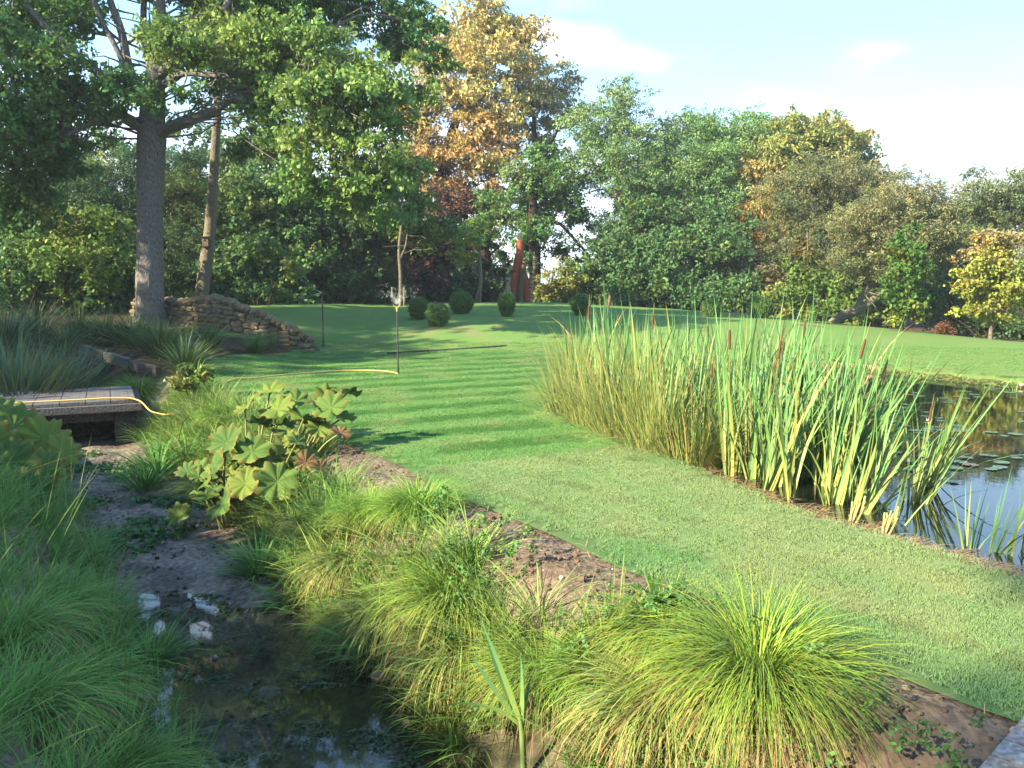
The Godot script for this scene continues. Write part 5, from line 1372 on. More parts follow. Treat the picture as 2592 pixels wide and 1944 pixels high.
func build_hard():
	var ST := [Color(0.27, 0.215, 0.125), Color(0.22, 0.185, 0.12), Color(0.30, 0.235, 0.13), Color(0.19, 0.165, 0.12), Color(0.25, 0.19, 0.10)]
	var rocks := []
	var tops := []
	for i in 10: rocks.append(rock(600 + i, ST[i % 5], 0.14, 0.10))
	for i in 6: tops.append(rock(630 + i, ST[i % 5], 0.42, 0.12))
	stone_wall("rising dry stone wall of honey coloured stones behind the oak", [Vector2(-5.08, -20.95), Vector2(-5.6, -21.0), Vector2(-6.6, -21.35), Vector2(-7.7, -21.9), Vector2(-9.0, -22.9), Vector2(-10.3, -24.2), Vector2(-11.4, -25.2)], [0.18, 0.36, 0.54, 0.74, 0.56, 0.45, 0.40], 5, rocks, tops)
	# loose stones heaped at the top
	for q in [[Vector3(-8.16, 1.41, -22.3), 0.34], [Vector3(-7.92, 1.41, -22.2), 0.30], [Vector3(-8.38, 1.35, -22.5), 0.28], [Vector3(-7.68, 1.34, -22.1), 0.3], [Vector3(-7.98, 1.51, -22.2), 0.24]]:
		var m := solo("loose_stone", tops[R.randi_range(0, 5)], "loose honey coloured stone heaped on the wall's highest point", "stone", q[0], "loose stones on the wall")
		m.rotation = Vector3(rnd(-0.4, 0.4), rnd(0, 3), rnd(-0.4, 0.4))
		m.scale = Vector3.ONE * q[1]
	stone_wall("low stone wall cut off by the left edge", [Vector2(-11.93, -18.2), Vector2(-11.64, -18.54), Vector2(-11.35, -19.09)], [0.38, 0.36, 0.33], 6, rocks, rocks)
	var bo := rock(660, Color(0.17, 0.17, 0.15), 0.45, 0.14)
	var bm := solo("boulder", bo, "grey rounded boulder among the grasses at the oak's foot", "stone", Vector3(-7.23, 0.45, -18.5))
	bm.scale = Vector3(1.1, 0.5, 0.7)
	bm.rotation.y = 0.3

	# ---- paved bridge
	var f0 := Vector2(-8.9, -11.05)
	var f1 := Vector2(-5.72, -12.62)
	var u2 := (f1 - f0).normalized()
	var v2 := Vector2(u2.y, -u2.x)     # towards the back
	if v2.y > 0: v2 = -v2
	var ln := f0.distance_to(f1)
	var ang := -atan2(u2.y, u2.x)
	var o := thing("paved_bridge", "small bridge paved with grey blocks crossing the stream bed", "bridge", Vector3(f0.x, 0, f0.y))
	var pv := []
	R.seed = 21
	for i in 4: pv.append(board(0.335, 0.06, 0.28, vary(Color(0.165, 0.152, 0.145), 0.18), 0.008))
	var rows := 7
	for r in rows:
		for k in 11:
			var off := 0.0
			var c: Vector2 = u2 * (0.18 + k * 0.345 + off) + v2 * (0.16 + r * 0.29)
			if 0.18 + k * 0.345 + off > ln - 0.08: continue
			var m := part("paver", pv[R.randi_range(0, 3)], o, Vector3(c.x, 0.0 + rnd(-0.003, 0.003), c.y))
			m.rotation = Vector3(rnd(-0.008, 0.008), ang, rnd(-0.008, 0.008))
	var slab := MB.new()
	slab.box(Vector3(0, -0.075, 0), Vector3(ln / 2, 0, 0), Vector3(0, 0.04, 0), Vector3(0, 0, 1.0), Color(0.12, 0.11, 0.10))
	var sm := part("bed_slab", slab.mesh(M.stone), o, Vector3(u2.x * ln / 2 + v2.x * 1.02, 0, u2.y * ln / 2 + v2.y * 1.02))
	sm.rotation.y = ang
	for e in [[-0.12, 0.0, 0.12, 0.07], [-0.27, 0.3, 0.14, 0.16]]:
		var fm := part("beam", board(ln - 0.02, e[2], e[3], Color(0.15, 0.14, 0.13), 0.01), o, Vector3(u2.x * ln / 2 + v2.x * e[1], e[0] + 0.03, u2.y * ln / 2 + v2.y * e[1]))
		fm.rotation.y = ang
	for e in [0.15, ln - 0.25]:
		var ab := part("abutment", board(0.3, 0.9, 1.9, Color(0.07, 0.062, 0.055), 0.02), o, Vector3(u2.x * e + v2.x * 1.05, -0.57, u2.y * e + v2.y * 1.05))
		ab.rotation.y = ang
	# ---- yellow hose: over the bridge, through the grass and across the lawn to the sprinkler
	var hp := []
	for q in [[-8.6, 0.055, -11.35], [-7.6, 0.055, -11.85], [-6.6, 0.055, -12.3], [-6.1, 0.06, -12.5], [-5.75, 0.02, -12.55], [-5.45, -0.16, -12.45], [-5.1, -0.15, -12.7]]: hp.append(Vector3(q[0], q[1], q[2]))
	for q in [Vector2(-5.08, -14.59), Vector2(-4.82, -15.2), Vector2(-4.48, -15.96), Vector2(-3.97, -16.51), Vector2(-3.4, -16.89), Vector2(-2.78, -16.89), Vector2(-2.39, -16.51), Vector2(-2.26, -16.23)]: hp.append(Vector3(q.x, base_h(q.x, q.y) + 0.055, q.y))
	var hr := []
	for i in hp.size(): hr.append(0.0125)
	var hs := smooth_path(hp, hr, 6)
	var hb := MB.new()
	hb.tube(hs[0], hs[1], 8, Color(0.50, 0.33, 0.09))
	solo("garden_hose", hb.mesh(M.plastic), "yellow garden hose trailing over the bridge and across the striped lawn", "hose")
	# ---- sprinkler on its riser
	var sp: Vector2 = Vector2(-2.27, -16.33)
	var so := thing("sprinkler", "tall sprinkler on a thin dark riser in the striped lawn", "sprinkler", Vector3(sp.x, 0.03, sp.y))
	var b := MB.new()
	b.tube([Vector3(0, -0.1, 0), Vector3(0, 1.26, 0)], [0.017, 0.015], 8, Color(0.03, 0.035, 0.035))
	part("riser", b.mesh(M.metal), so)
	b = MB.new()
	b.tube([Vector3(0, 1.25, 0), Vector3(0, 1.29, 0), Vector3(0, 1.295, 0), Vector3(0, 1.33, 0)], [0.02, 0.02, 0.03, 0.022], 10, Color(0.36, 0.22, 0.06))
	b.tube([Vector3(0, 1.32, 0), Vector3(0.05, 1.36, 0), Vector3(0.07, 1.41, 0)], [0.012, 0.011, 0.008], 6, Color(0.36, 0.22, 0.06))
	b.tube([Vector3(0, 1.32, 0), Vector3(-0.05, 1.35, 0), Vector3(-0.08, 1.39, 0)], [0.012, 0.010, 0.006], 6, Color(0.36, 0.22, 0.06))
	part("brass_head", b.mesh(M.metal), so)
	b = MB.new()
	b.tube([Vector3(0.0, 0.06, 0), Vector3(0, 0.14, 0)], [0.024, 0.024], 8, Color(0.03, 0.03, 0.03))
	part("coupling", b.mesh(M.metal), so)
	# the spray it throws: fine drops
	R.seed = 9
	var tr := []
	var co := []
	var db := MB.new()
	for i in 8:
		var c := rvec() * 0.03
		db.tube([c, c + Vector3(0, 0.006, 0)], [0.0009, 0.0009], 4, Color(1, 1, 1))
	for i in 190:
		var a := rnd(0, TAU)
		var t := R.randf()
		var rr := 0.03 + 0.42 * t * t
		var e := Vector3(cos(a) * rr, 1.40 + 0.30 * t * rnd(0.5, 1.3), sin(a) * rr)
		tr.append(Transform3D(Basis.from_euler(Vector3(rnd(0, 3), rnd(0, 3), 0)), Vector3(sp.x, 0.03, sp.y) + e))
		co.append(Color(0.85, 0.88, 0.9))
	many("water_spray", db.mesh(M.drop), tr, co, self)
	tag(get_node("water_spray"), "fine white spray of water above the sprinkler head", "spray")
	# ---- black edging board at the end of the stripes
	var e0: Vector2 = Vector2(-3.19, -20.91)
	var e1: Vector2 = Vector2(-0.14, -22.24)
	var ed := thing("turf_edging", "long dark edging board lying across the lawn behind the stripes", "board", Vector3(e0.x, base_h(e0.x, e0.y), e0.y))
	for k in 3:
		var a := e0.lerp(e1, k / 3.0)
		var c := e0.lerp(e1, (k + 1) / 3.0)
		var mid := (a + c) / 2
		var m := part("board", board(a.distance_to(c) - 0.02, 0.06, 0.09, [Color(0.05, 0.042, 0.038), Color(0.085, 0.08, 0.075), Color(0.06, 0.055, 0.055)][k], 0.012), ed, Vector3(mid.x, base_h(mid.x, mid.y) + 0.05, mid.y) - ed.position)
		m.rotation = Vector3(0, -atan2(c.y - a.y, c.x - a.x), atan2(base_h(c.x, c.y) - base_h(a.x, a.y), a.distance_to(c)))
	# ---- timber edging of the bed
	var t0 := Vector3(-8.9, 0.45, -17.0)
	var t1 := Vector3(-6.45, 0.16, -15.0)
	var te := thing("bed_edging", "weathered timber edging stepping down beside the bed", "edging", t0)
	for k in 3:
		var a := t0.lerp(t1, k / 3.0)
		var c := t0.lerp(t1, (k + 1) / 3.0)
		var m := part("sleeper", board(a.distance_to(c) - 0.05, 0.2, 0.12, vary(Color(0.13, 0.115, 0.10), 0.2), 0.012), te, (a + c) / 2 - t0 + Vector3(0, 0.04, 0))
		m.basis = Basis.looking_at(c - a, Vector3.UP) * Basis(Vector3.UP, PI / 2)
	for k in 2:
		var a := t0.lerp(t1, (k + 1) / 3.0)
		var m := part("peg", board(0.5, 0.07, 0.07, Color(0.07, 0.06, 0.05), 0.01), te, a - t0 + Vector3(0.08, -0.05, 0.08))
		m.rotation.z = PI / 2
	# ---- stakes with green string by the wall
	var stake := MB.new()
	stake.tube([Vector3(0, -0.1, 0), Vector3(0.01, 1.2, 0)], [0.022, 0.018], 6, Color(0.10, 0.085, 0.06))
	var stm := stake.mesh(M.timber)
	var pk := []
	for q in [[Vector2(-8.94, -29.83), "garden stake left of three holding green string behind the wall"], [Vector2(-8.02, -29.83), "middle garden stake holding green string behind the wall"], [Vector2(-4.99, -21.74), "thin garden stake nearest the lawn holding the green string"]]:
		var p := Vector3(q[0].x, base_h(q[0].x, q[0].y), q[0].y)
		var s := solo("garden_stake", stm, q[1], "stake", p, "string stakes")
		s.scale.y = 1.25
		pk.append(p + Vector3(0, 1.45, 0))
	b = MB.new()
	var gs := Color(0.06, 0.20, 0.13)
	b.tube(bend(pk[0], pk[1], 6, -0.08, 0), taper(6, 0.007, 0.007), 4, gs)
	b.tube(bend(pk[1], pk[2], 8, -0.12, 0), taper(8, 0.007, 0.007), 4, gs)
	b.tube(bend(pk[2], Vector3(pk[1].x - 0.3, base_h(pk[1].x - 0.3, pk[1].z + 1.5) + 0.05, pk[1].z + 1.5), 6, -0.03, 0), taper(6, 0.007, 0.007), 4, gs)
	solo("garden_string", b.mesh(M.plastic), "green string slung between the garden stakes", "string")
	# ---- tree stakes
	b = MB.new()
	b.tube([Vector3(0, -0.1, 0), Vector3(0, 0.66, 0), Vector3(0, 0.68, 0)], [0.045, 0.045, 0.03], 8, Color(0.22, 0.19, 0.12))
	var ts := b.mesh(M.timber)
	for q in [[Vector3(-4.77, 1.09, -33), "short pale stake left of the young tree"], [Vector3(-4.3, 1.13, -33), "short pale stake right of the young tree"], [Vector3(-1.65, 1.1, -36.8), "leaning stake at the crooked young tree"], [Vector3(-1.42, 1.1, -36.8), "upright stake at the crooked young tree"]]:
		var p: Vector3 = q[0]
		p.y = base_h(p.x, p.z)
		var s := solo("tree_stake", ts, q[1], "stake", p, "tree stakes")
		if q[1].begins_with("leaning"): s.rotation.z = -0.25
		s.scale.y = 1.15
	# nest box on the slender trunk
	b = MB.new()
	b.box(Vector3.ZERO, Vector3(0.10, 0, 0), Vector3(0, 0.15, 0), Vector3(0, 0, 0.09), Color(0.17, 0.13, 0.10))
	b.box(Vector3(0, 0.165, 0.02), Vector3(0.12, 0, 0), Vector3(0, 0.012, 0), Vector3(0, 0, 0.13), Color(0.09, 0.07, 0.06))
	var nb := thing("nest_box", "small wooden nest box fixed to the slender trunk", "nest box", Vector3(-10.17, 3.29, -27.72))
	part("case", b.mesh(M.timber), nb)
	b = MB.new()
	b.tube([Vector3(0, 0.05, 0.088), Vector3(0, 0.05, 0.094)], [0.035, 0.035], 12, Color(0.01, 0.01, 0.01))
	part("entrance_hole", b.mesh(M.timber), nb)
	b = MB.new()
	b.box(Vector3(0, -0.17, 0.03), Vector3(0.11, 0, 0), Vector3(0, 0.012, 0), Vector3(0, 0, 0.13), Color(0.05, 0.045, 0.04))
	part("floor_board", b.mesh(M.timber), nb)

	# ---- red carved sculpture and the poles beside it
	var rc := Color(0.42, 0.11, 0.055)
	var rp := Vector3(0.35, 0, -38)
	rp.y = base_h(rp.x, rp.z)
	var rs := thing("red_sculpture", "tall red painted carved trunk with two legs and a little roof on top", "sculpture", rp)
	var k := 0.0214    # metres per step of the drawing
	b = MB.new()
	var sg := smooth_path([Vector3(-8 * k, -0.1, 0), Vector3(-9 * k, 45 * k, 0), Vector3(-4 * k, 80 * k, 0), Vector3(0, 110 * k, 0), Vector3(0, 131 * k, 0)], [9.5 * k, 10 * k, 10.5 * k, 8 * k, 8 * k], 5)
	b.tube(sg[0], sg[1], 14, rc, null, 0.1, 3)
	part("left_trunk", b.mesh(M.painted), rs)
	b = MB.new()
	sg = smooth_path([Vector3(18 * k, -0.1, 0.02), Vector3(13 * k, 40 * k, 0.02), Vector3(5 * k, 75 * k, 0.05), Vector3(1 * k, 100 * k, 0.08)], [9 * k, 8.5 * k, 8 * k, 4 * k], 5)
	b.tube(sg[0], sg[1], 12, Color(0.40, 0.09, 0.05), null, 0.1, 5)
	part("right_trunk", b.mesh(M.painted), rs)
	b = MB.new()
	b.tube([Vector3(0, 131 * k, 0), Vector3(0, 133 * k, 0)], [8.6 * k, 8.6 * k], 14, Color(0.28, 0.19, 0.08))
	part("cap", b.mesh(M.timber), rs)
	b = MB.new()
	b.tube([Vector3(-9.2 * k, 66 * k, 0), Vector3(-9 * k, 68 * k, 0)], [10.6 * k, 10.6 * k], 14, Color(0.03, 0.02, 0.015))
	part("dark_ring", b.mesh(M.timber), rs)
	b = MB.new()
	b.box(Vector3(0, 137 * k, 0), Vector3(3.4 * k, 0, 0), Vector3(0, 4 * k, 0), Vector3(0, 0, 3.4 * k), Color(0.12, 0.10, 0.07))
	for s in [-1, 1]:
		b.box(Vector3(s * 3.2 * k, 144.5 * k, 0), Vector3(4.6 * k, -s * 4.6 * k, 0), Vector3(s * 0.4 * k, 0.4 * k, 0), Vector3(0, 0, 5 * k), Color(0.24, 0.19, 0.09))
	part("little_roof", b.mesh(M.timber), rs)
	# bark covered log in front
	var lg := thing("log_post", "bark covered log leaning against the red sculpture", "post", rp + Vector3(0.10, 0, 0.32))
	b = MB.new()
	sg = smooth_path([Vector3(-5 * k, -0.1, 0), Vector3(0, 45 * k, 0), Vector3(6 * k, 88 * k, 0)], [6.5 * k, 6 * k, 5.2 * k], 7)
	b.tube(sg[0], sg[1], 12, Color(0.8, 0.66, 0.45), null, 0.14, 7)
	part("log", b.mesh(M.bark_pale), lg)
	b = MB.new()
	b.tube([Vector3(9.5 * k, 86 * k, 0), Vector3(11 * k, 95 * k, 0)], [2 * k, 1.2 * k], 6, Color(0.24, 0.2, 0.12))
	part("stub", b.mesh(M.timber), lg)
	# pole with dark bands
	var bp := thing("banded_pole", "pale wooden pole with dark rings right of the red sculpture", "post", rp + Vector3(0.50, 0, 0.1))
	b = MB.new()
	sg = smooth_path([Vector3(0, -0.1, 0), Vector3(1 * k, 45 * k, 0), Vector3(7 * k, 75 * k, 0), Vector3(10 * k, 98 * k, 0)], [4.2 * k, 4.5 * k, 5.2 * k, 5.6 * k], 8)
	b.tube(sg[0], sg[1], 12, Color(0.36, 0.27, 0.16))
	part("pole", b.mesh(M.timber), bp)
	for i in 13:
		var t := int(3 + i * 1.6)
		if t >= sg[0].size() - 1: break
		var q: Vector3 = sg[0][t]
		var d: Vector3 = (sg[0][t + 1] - q).normalized()
		b = MB.new()
		b.tube([q, q + d * 0.035], [sg[1][t] + 0.006, sg[1][t] + 0.006], 12, Color(0.04, 0.032, 0.025))
		part("ring", b.mesh(M.timber), bp)
	b = MB.new()
	b.tube([sg[0][-1], sg[0][-1] + Vector3(0.01, 0.06, 0)], [5.9 * k, 5.6 * k], 12, Color(0.07, 0.05, 0.04))
	part("dark_cap", b.mesh(M.timber), bp)
	# small carved figure
	var cf := thing("carved_figure", "small weathered carved animal figure standing behind the box ball", "statue", rp + Vector3(-0.52, 0, 0.3))
	b = MB.new()
	sg = smooth_path([Vector3(0, -0.05, 0), Vector3(0.0, 0.35, 0), Vector3(-0.02, 0.7, 0), Vector3(0.0, 0.9, 0), Vector3(0.01, 0.98, 0.02)], [0.14, 0.15, 0.12, 0.09, 0.07], 4)
	b.tube(sg[0], sg[1], 12, Color(0.38, 0.33, 0.26), null, 0.08, 2)
	part("body", b.mesh(M.timber), cf)
	b = MB.new()
	sg = smooth_path([Vector3(0, 0.93, 0), Vector3(0.0, 1.0, 0.02), Vector3(0.0, 1.10, 0.02), Vector3(0, 1.15, 0.0)], [0.07, 0.12, 0.11, 0.04], 4)
	b.tube(sg[0], sg[1], 12, Color(0.40, 0.34, 0.25))
	b.tube([Vector3(-0.08, 1.1, 0), Vector3(-0.13, 1.16, 0)], [0.04, 0.015], 6, Color(0.40, 0.34, 0.25))
	b.tube([Vector3(0.07, 1.1, 0), Vector3(0.11, 1.15, 0)], [0.04, 0.015], 6, Color(0.40, 0.34, 0.25))
	part("head", b.mesh(M.timber), cf)
	b = MB.new()
	b.tube([Vector3(-0.02, 1.02, 0.09), Vector3(-0.02, 1.0, 0.2)], [0.06, 0.03], 8, Color(0.08, 0.06, 0.045))
	part("muzzle", b.mesh(M.timber), cf)
	b = MB.new()
	b.tube([Vector3(0.12, 0.4, 0.0), Vector3(0.22, 0.35, 0.03), Vector3(0.30, 0.5, 0.05)], [0.05, 0.05, 0.02], 7, Color(0.28, 0.26, 0.22))
	b.tube([Vector3(0.12, 0.3, 0.0), Vector3(0.2, 0.22, 0.03), Vector3(0.24, 0.42, 0.05)], [0.05, 0.05, 0.02], 7, Color(0.26, 0.24, 0.2))
	part("paws", b.mesh(M.timber), cf)
	# stump behind the reeds
	b = MB.new()
	b.tube([Vector3(0, -0.05, 0), Vector3(-0.1, 0.55, 0)], [0.07, 0.05], 7, Color(0.26, 0.16, 0.1))
	b.tube([Vector3(0.05, -0.05, 0), Vector3(0.14, 0.5, 0)], [0.06, 0.05], 7, Color(0.26, 0.16, 0.1))
	var stp := Vector3(3.89, 0.69, -34)
	stp.y = base_h(stp.x, stp.z)
	solo("forked_stump", b.mesh(M.timber), "short forked brown stump on the lawn behind the bulrushes", "stump", stp)
	# soil ring at the narrow tree
	for q in [[Vector2(13.7, -28.87), "bare soil ring round the pale stemmed narrow tree"], [Vector2(10.1, -28.13), "bare soil ring round the red tipped narrow tree"]]:
		b = MB.new()
		for i in 20:
			var a0 := TAU * i / 20
			var a1 := TAU * (i + 1) / 20
			var pp := []
			for aa in [a0, a1]:
				var rr: float = 0.55 + 0.06 * sin(aa * 3)
				var w: Vector2 = q[0] + Vector2(cos(aa), sin(aa)) * rr
				pp.append(Vector3(w.x, base_h(w.x, w.y) + 0.035, w.y))
			b.tri(Vector3(q[0].x, base_h(q[0].x, q[0].y) + 0.07, q[0].y), pp[0], pp[1], Color(0.20, 0.145, 0.095))
		normals(b)
		solo("soil_ring", b.mesh(M.soil), q[1], "soil")
	# pond edging boards on the far shore
	b = MB.new()
	var pe := thing("pond_edging", "pale timber edging along the pond's far left shore", "edging", Vector3(POND[13].x, WATER, POND[13].y))
	for i in range(13, 15):
		var a := POND[i]
		var c := POND[i + 1]
		for h in 2:
			var p := a.lerp(c, h * 0.5)
			var q := a.lerp(c, h * 0.5 + 0.5)
			var m := part("board", board(p.distance_to(q) - 0.02, 0.16, 0.06, Color(0.30, 0.22, 0.12), 0.01), pe, Vector3((p.x + q.x) / 2, WATER + 0.06, (p.y + q.y) / 2) - pe.position)
			m.rotation.y = -atan2(q.y - p.y, q.x - p.x)
	# ---- boardwalk at the bottom right
	var A := Vector2(2.03, -3.07)
	var B := Vector2(1.55, -2.62)
	var du := (B - A).normalized()
	var dv := Vector2(-du.y, du.x)
	if dv.x < 0: dv = -dv
	var bw := thing("boardwalk", "weathered grey plank boardwalk at the bottom right corner", "boardwalk", Vector3(A.x, 0.06, A.y))
	R.seed = 31
	for i in range(-3, 12):
		var c := du * (0.07 + i * 0.148) + dv * 0.75
		var m := part("plank", board(1.5, 0.035, 0.136, vary(Color(0.33, 0.31, 0.29), 0.12), 0.004), bw, Vector3(c.x, -0.02, c.y))
		m.rotation.y = -atan2(dv.y, dv.x) + rnd(-0.006, 0.006)
	for e in [0.15, 1.3]:
		var c: Vector2 = du * 0.6 + dv * e
		var m := part("joist", board(2.2, 0.14, 0.07, Color(0.12, 0.10, 0.08), 0.005), bw, Vector3(c.x, -0.11, c.y))
		m.rotation.y = -atan2(du.y, du.x)
	# ---- clods, flints and stones
	var clod := rock(690, Color(1, 1, 1), 0.4, 0.28)
	R.seed = 55
	tr = []
	co = []
	for i in 9000:
		var p := Vector2(rnd(-3.2, 2.6), rnd(-9.6, -2.6))
		var s := lawn_sd(p)
		if s < 0.03 or s > 0.95 or creek(p) < 0.7: continue
		if sd_poly(p, POND) < 0.5: continue
		var sc := 0.008 + 0.035 * pow(R.randf(), 3.0)
		tr.append(Transform3D(Basis.from_euler(Vector3(rnd(0, 6), rnd(0, 6), rnd(0, 6))).scaled(Vector3.ONE * sc), Vector3(p.x, ground(p.x, p.y) + 0.003, p.y)))
		co.append(vary(Color(0.55, 0.52, 0.47), 0.2) if R.randf() < 0.05 else vary(Color(0.21, 0.155, 0.108), 0.3))
	many("soil_clods", clod, tr, co, self)
	tag(get_node("soil_clods"), "crumbled clods and small flints on the bare soil strip", "soil")
	tr = []
	co = []
	for i in 3200:
		var p := Vector2(rnd(-5.2, 0), rnd(-10.5, -3.2))
		if absf(creek(p)) > 0.7: continue
		if nz2.get_noise_2d(p.x * 30, p.y * 30) < -0.05 and R.randf() < 0.7: continue
		var sc := 0.010 + 0.03 * pow(R.randf(), 3.0)
		tr.append(Transform3D(Basis.from_euler(Vector3(rnd(0, 6), rnd(0, 6), rnd(0, 6))).scaled(Vector3.ONE * sc), Vector3(p.x, ground(p.x, p.y), p.y)))
		co.append(vary(Color(0.095, 0.08, 0.068), 0.4))  # dark colour paints the shade of small pits in the mud
	many("pit_dark_gravel", clod, tr, co, self)
	tag(get_node("pit_dark_gravel"), "gravel and lumps on the muddy stream bed, dark for its shaded pits", "gravel")
	for q in [[Vector2(-0.84, -4.93), 0.07, "pale stone at the water's edge below the pale tussock"], [Vector2(-0.52, -4.51), 0.05, "pale stone at the water's edge left of the iris"], [Vector2(-0.59, -4.36), 0.045, "small pale stone in the shallows left of the iris"], [Vector2(-1.96, -5.2), 0.03, "tiny white pebble on the mud"]]:
		var m := solo("stone", clod, q[2], "stone", Vector3(q[0].x, maxf(ground(q[0].x, q[0].y), STREAM) + 0.01, q[0].y), "stones in the stream")
		m.scale = Vector3(q[1] * 1.4, q[1], q[1])
		m.material_override = M.pale_stone
	# dry twigs and straw on the soil
	b = MB.new()
	R.seed = 56
	for i in 7:
		var a := rnd(0, TAU)
		var p := Vector3(rnd(-0.1, 0.1), 0.01, rnd(-0.1, 0.1))
		b.blade([p, p + Vector3(cos(a) * 0.05, rnd(0.005, 0.03), sin(a) * 0.05), p + Vector3(cos(a + 0.3) * 0.12, 0.01, sin(a + 0.3) * 0.12)], 0.004, Vector3(-sin(a), 0.2, cos(a)), Color(0.30, 0.21, 0.10), Color(0.34, 0.25, 0.12))
	var straw := b.mesh(M.blade)
	tr = []
	co = []
	for i in 900:
		var p := Vector2(rnd(-3.0, 2.4), rnd(-9.6, -2.6))
		var s := lawn_sd(p)
		if s < 0.0 or s > 0.8 or creek(p) < 0.8: continue
		if s > 0.12 and nz2.get_noise_2d(p.x * 20, p.y * 20) < 0.02: continue
		tr.append(Transform3D(Basis(Vector3.UP, rnd(0, TAU)).scaled(Vector3.ONE * rnd(0.5, 1.2)), Vector3(p.x, ground(p.x, p.y) + 0.015, p.y)))
		co.append(vary(Color(0.9, 0.9, 0.9), 0.25))
	many("dry_straw", straw, tr, co, self)
	tag(get_node("dry_straw"), "dry straw and roots scattered on the bare soil strip", "straw")
	# fallen leaves on the mound
	b = MB.new()
	add_leaf(b, Vector3(-0.05, 0, 0), Vector3(1, 0.1, 0).normalized(), Vector3.UP, 0.10, 0.07, Color(1, 1, 1))
	var fl := b.mesh(M.leaf)
	tr = []
	co = []
	R.seed = 57
	for i in 420:
		var p := Vector2(rnd(-10, 16), rnd(-37, -22))
		if lawn_sd(p) > -0.1: continue
		if p.x > -5.5 and R.randf() < 0.5: continue
		tr.append(Transform3D(Basis(Vector3.UP, rnd(0, TAU)).scaled(Vector3.ONE * rnd(0.5, 1.0)), Vector3(p.x, base_h(p.x, p.y) + 0.055, p.y)))
		co.append(vary(Color(0.26, 0.14, 0.04), 0.3))
	many("fallen_leaves", fl, tr, co, self)
	tag(get_node("fallen_leaves"), "orange brown fallen leaves scattered over the mound", "leaves")

func sheet(poly: PackedVector2Array, y: float, grow: float) -> MB:
	var q := Geometry2D.offset_polygon(poly, grow)[0]
	var b := MB.new()
	for p in q:
		b.v.append(Vector3(p.x, y, p.y)); b.n.append(Vector3.UP); b.c.append(Color(1, 1, 1))
	b.ix = Geometry2D.triangulate_polygon(q)
	return b

func build_water():
	var b := sheet(POND, WATER, 0.22)
	solo("pond_water", b.mesh(M.pond), "", "", Vector3.ZERO, "", "structure")
	var c := PackedVector2Array()
	for s in [1, -1]:
		for k in 8:
			var i := k if s > 0 else 7 - k
			var t := (CREEK[i + 1] - CREEK[maxi(i - 1, 0)]).normalized()
			c.append(CREEK[i] + Vector2(-t.y, t.x) * 1.1 * s)
	b = sheet(c, STREAM, 0.01)
	solo("stream_water", b.mesh(M.stream), "", "", Vector3.ZERO, "", "structure")

# ------------------------------------------------------------------ sky
func sky_image() -> Image:
	var w := 1024
	var h := 512
	var img := Image.create(w, h, false, Image.FORMAT_RGBF)
	var f := FastNoiseLite.new()
	f.seed = 5
	f.frequency = 0.9
	f.fractal_octaves = 5
	for j in h:
		var el := (0.5 - (j + 0.5) / h) * PI
		for i in w:
			var az := (i + 0.5) / w * TAU
			var d := Vector3(cos(el) * sin(az), sin(el), cos(el) * cos(az))
			var y := maxf(d.y, 0.0)
			var c := Color(0.60, 0.74, 0.86).lerp(Color(0.27, 0.51, 0.80), smoothstep(0.0, 0.3, y)).lerp(Color(0.15, 0.33, 0.68), smoothstep(0.25, 0.95, y))
			var t := 1.0 / (y + 0.12)
			var n := f.get_noise_3d(d.x * t * 1.1 + d.z * t * 0.25, 0.0, d.z * t * 2.4 - d.x * t * 0.5)
			var cl := smoothstep(0.10, 0.60, n) * 0.7 + smoothstep(0.26, 0.05, y) * 0.75 * smoothstep(-0.35, 0.25, n)
			c = c.lerp(Color(0.92, 0.93, 0.93), clampf(cl, 0, 0.9))
			if d.y < 0.0: c = Color(0.25, 0.28, 0.22)
			img.set_pixel(i, j, c)
	return img

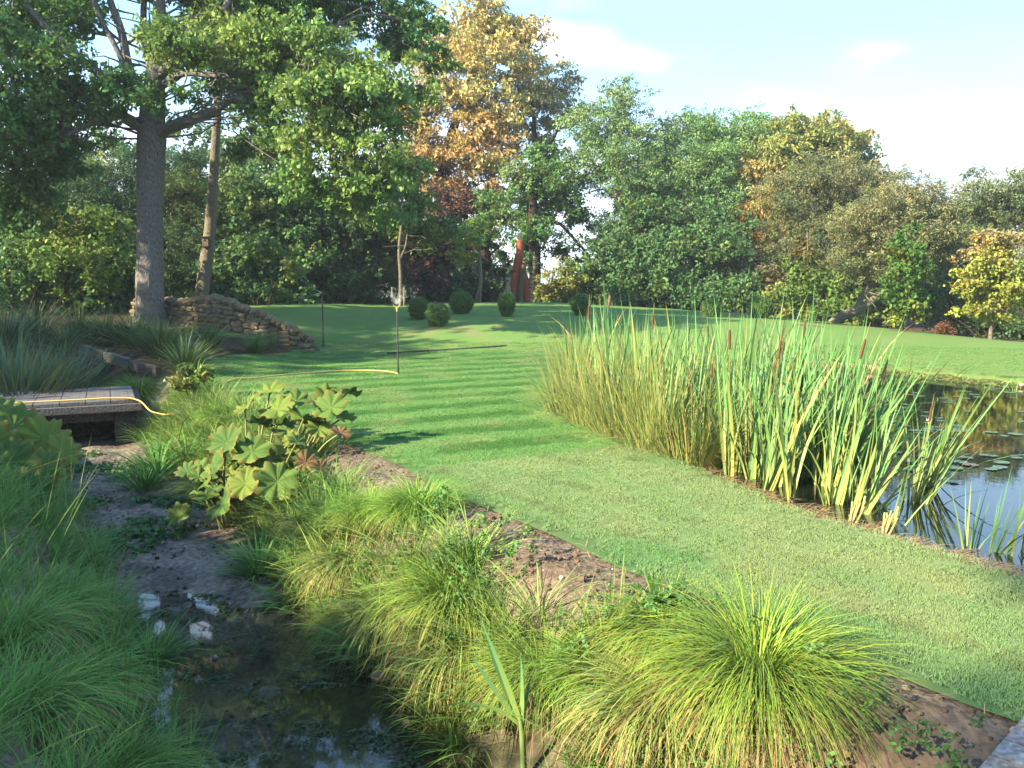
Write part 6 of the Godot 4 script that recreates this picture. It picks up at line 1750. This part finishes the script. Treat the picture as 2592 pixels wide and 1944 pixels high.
func _ready():
	# ---- camera
	var cam := Camera3D.new()
	cam.name = "camera"
	cam.position = Vector3(0, 1.7, 0)
	cam.rotation_degrees = Vector3(-6.5, 0, 0)
	cam.fov = 50.0
	cam.far = 2000.0
	add_child(cam)
	# ---- sky and exposure
	var env := Environment.new()
	env.background_mode = Environment.BG_SKY
	var pan := PanoramaSkyMaterial.new()
	pan.panorama = ImageTexture.create_from_image(sky_image())
	pan.energy_multiplier = 0.58
	var sk := Sky.new()
	sk.sky_material = pan
	env.sky = sk
	env.tonemap_mode = Environment.TONE_MAPPER_LINEAR
	env.tonemap_exposure = 4.5
	env.fog_enabled = true      # thin haze added to veil the far trees and lift their shadows
	env.fog_density = 0.0006
	env.fog_light_color = Color(0.88, 0.94, 1.0)
	env.sdfgi_enabled = true
	env.ssao_enabled = true
	env.ssil_enabled = true
	var we := WorldEnvironment.new()
	we.name = "world_environment"
	we.environment = env
	add_child(we)
	# ---- sun: low, from the left and a little behind
	var sun := DirectionalLight3D.new()
	sun.name = "sun"
	add_child(sun)
	sun.look_at_from_position(Vector3(-0.73, 0.50, 0.47) * 50.0, Vector3.ZERO)
	sun.light_energy = 1.6
	sun.light_color = Color(1.0, 0.93, 0.80)
	sun.light_angular_distance = 0.6
	sun.shadow_enabled = true
	# ---- noise and materials
	nz.noise_type = FastNoiseLite.TYPE_SIMPLEX_SMOOTH
	nz.seed = 3
	nz.frequency = 0.05
	nz.fractal_octaves = 3
	nz2.noise_type = FastNoiseLite.TYPE_SIMPLEX_SMOOTH
	nz2.seed = 8
	nz2.frequency = 0.05
	nz2.fractal_octaves = 4
	var grain := noise_tex(0.02, 0.55, 1.0, 512, 5, 21)
	var fine := noise_tex(0.05, 0.6, 1.0, 512, 5, 22)
	var bump := noise_tex(0.02, 0, 1, 512, 5, 23, true, 10.0)
	M.leaf = mat(0.55, 0.8, null, 1, null, 1, 0.3)
	M.blade = mat(0.6, 0.5, null, 1, null, 1, 0.3)
	M.reed = mat(0.5, 0.35, null, 1, null, 1, 0.35)
	M.bigleaf = mat(0.65, 0.6, fine, 3.0, bump, 0.5, 0.2)
	M.pad = mat(0.25, 0.1, null, 1, null, 1, 0.5)
	M.drop = mat(0.3, 0.6)
	M.soil = mat(0.95, 0.0, grain, 1.3, bump, 1.0, 0.2)
	M.turf = mat(0.95, 0.0, fine, 5.0, null, 1.0, 0.15)
	M.stone = mat(0.9, 0.0, grain, 1.7, bump, 0.9, 0.3)
	M.pale_stone = mat(0.85, 0.0, grain, 2.0, bump, 0.8, 0.3)
	M.pale_stone.albedo_color = Color(0.62, 0.57, 0.5)
	M.timber = mat(0.85, 0.0, grain, 2.3, bump, 0.5, 0.3)
	M.painted = mat(0.75, 0.0, grain, 1.6, bump, 0.7, 0.3)
	M.metal = mat(0.45, 0.0, null, 1, null, 1, 0.5)
	M.plastic = mat(0.5)
	var streak := noise_tex(0.03, 0.45, 1.0, 512, 5, 24)
	for e in [["bark_oak", Color(0.56, 0.55, 0.53), 1.2], ["bark_pale", Color(0.56, 0.53, 0.46), 1.5], ["bark_dark", Color(0.27, 0.23, 0.18), 1.2], ["bark_white", Color(0.62, 0.58, 0.50), 2.0]]:
		var m := mat(0.9, 0.0, streak, 1.0, bump, 2.2, 0.2)
		m.uv1_scale = Vector3(e[2] * 2.2, e[2] * 0.35, e[2] * 2.2)
		m.albedo_color = e[1]
		M[e[0]] = m
	var pw := StandardMaterial3D.new()
	pw.albedo_color = Color(0.09, 0.10, 0.075)
	pw.roughness = 0.03
	pw.metallic_specular = 0.5
	pw.normal_enabled = true
	pw.normal_texture = noise_tex(0.012, 0, 1, 512, 3, 31, true, 1.0)
	pw.normal_scale = 0.10
	pw.uv1_triplanar = true
	pw.uv1_scale = Vector3.ONE * 0.8
	M.pond = pw
	var sw := StandardMaterial3D.new()
	sw.albedo_color = Color(0.12, 0.13, 0.09, 0.35)
	sw.transparency = BaseMaterial3D.TRANSPARENCY_ALPHA
	sw.roughness = 0.03
	sw.metallic_specular = 0.5
	M.stream = sw
	# ---- the place
	build_ground()
	build_water()
	build_trees()
	build_hard()
	build_lawn_grass()
	build_bank_grass()
	build_reeds()
	build_lilies()
	build_leafy()
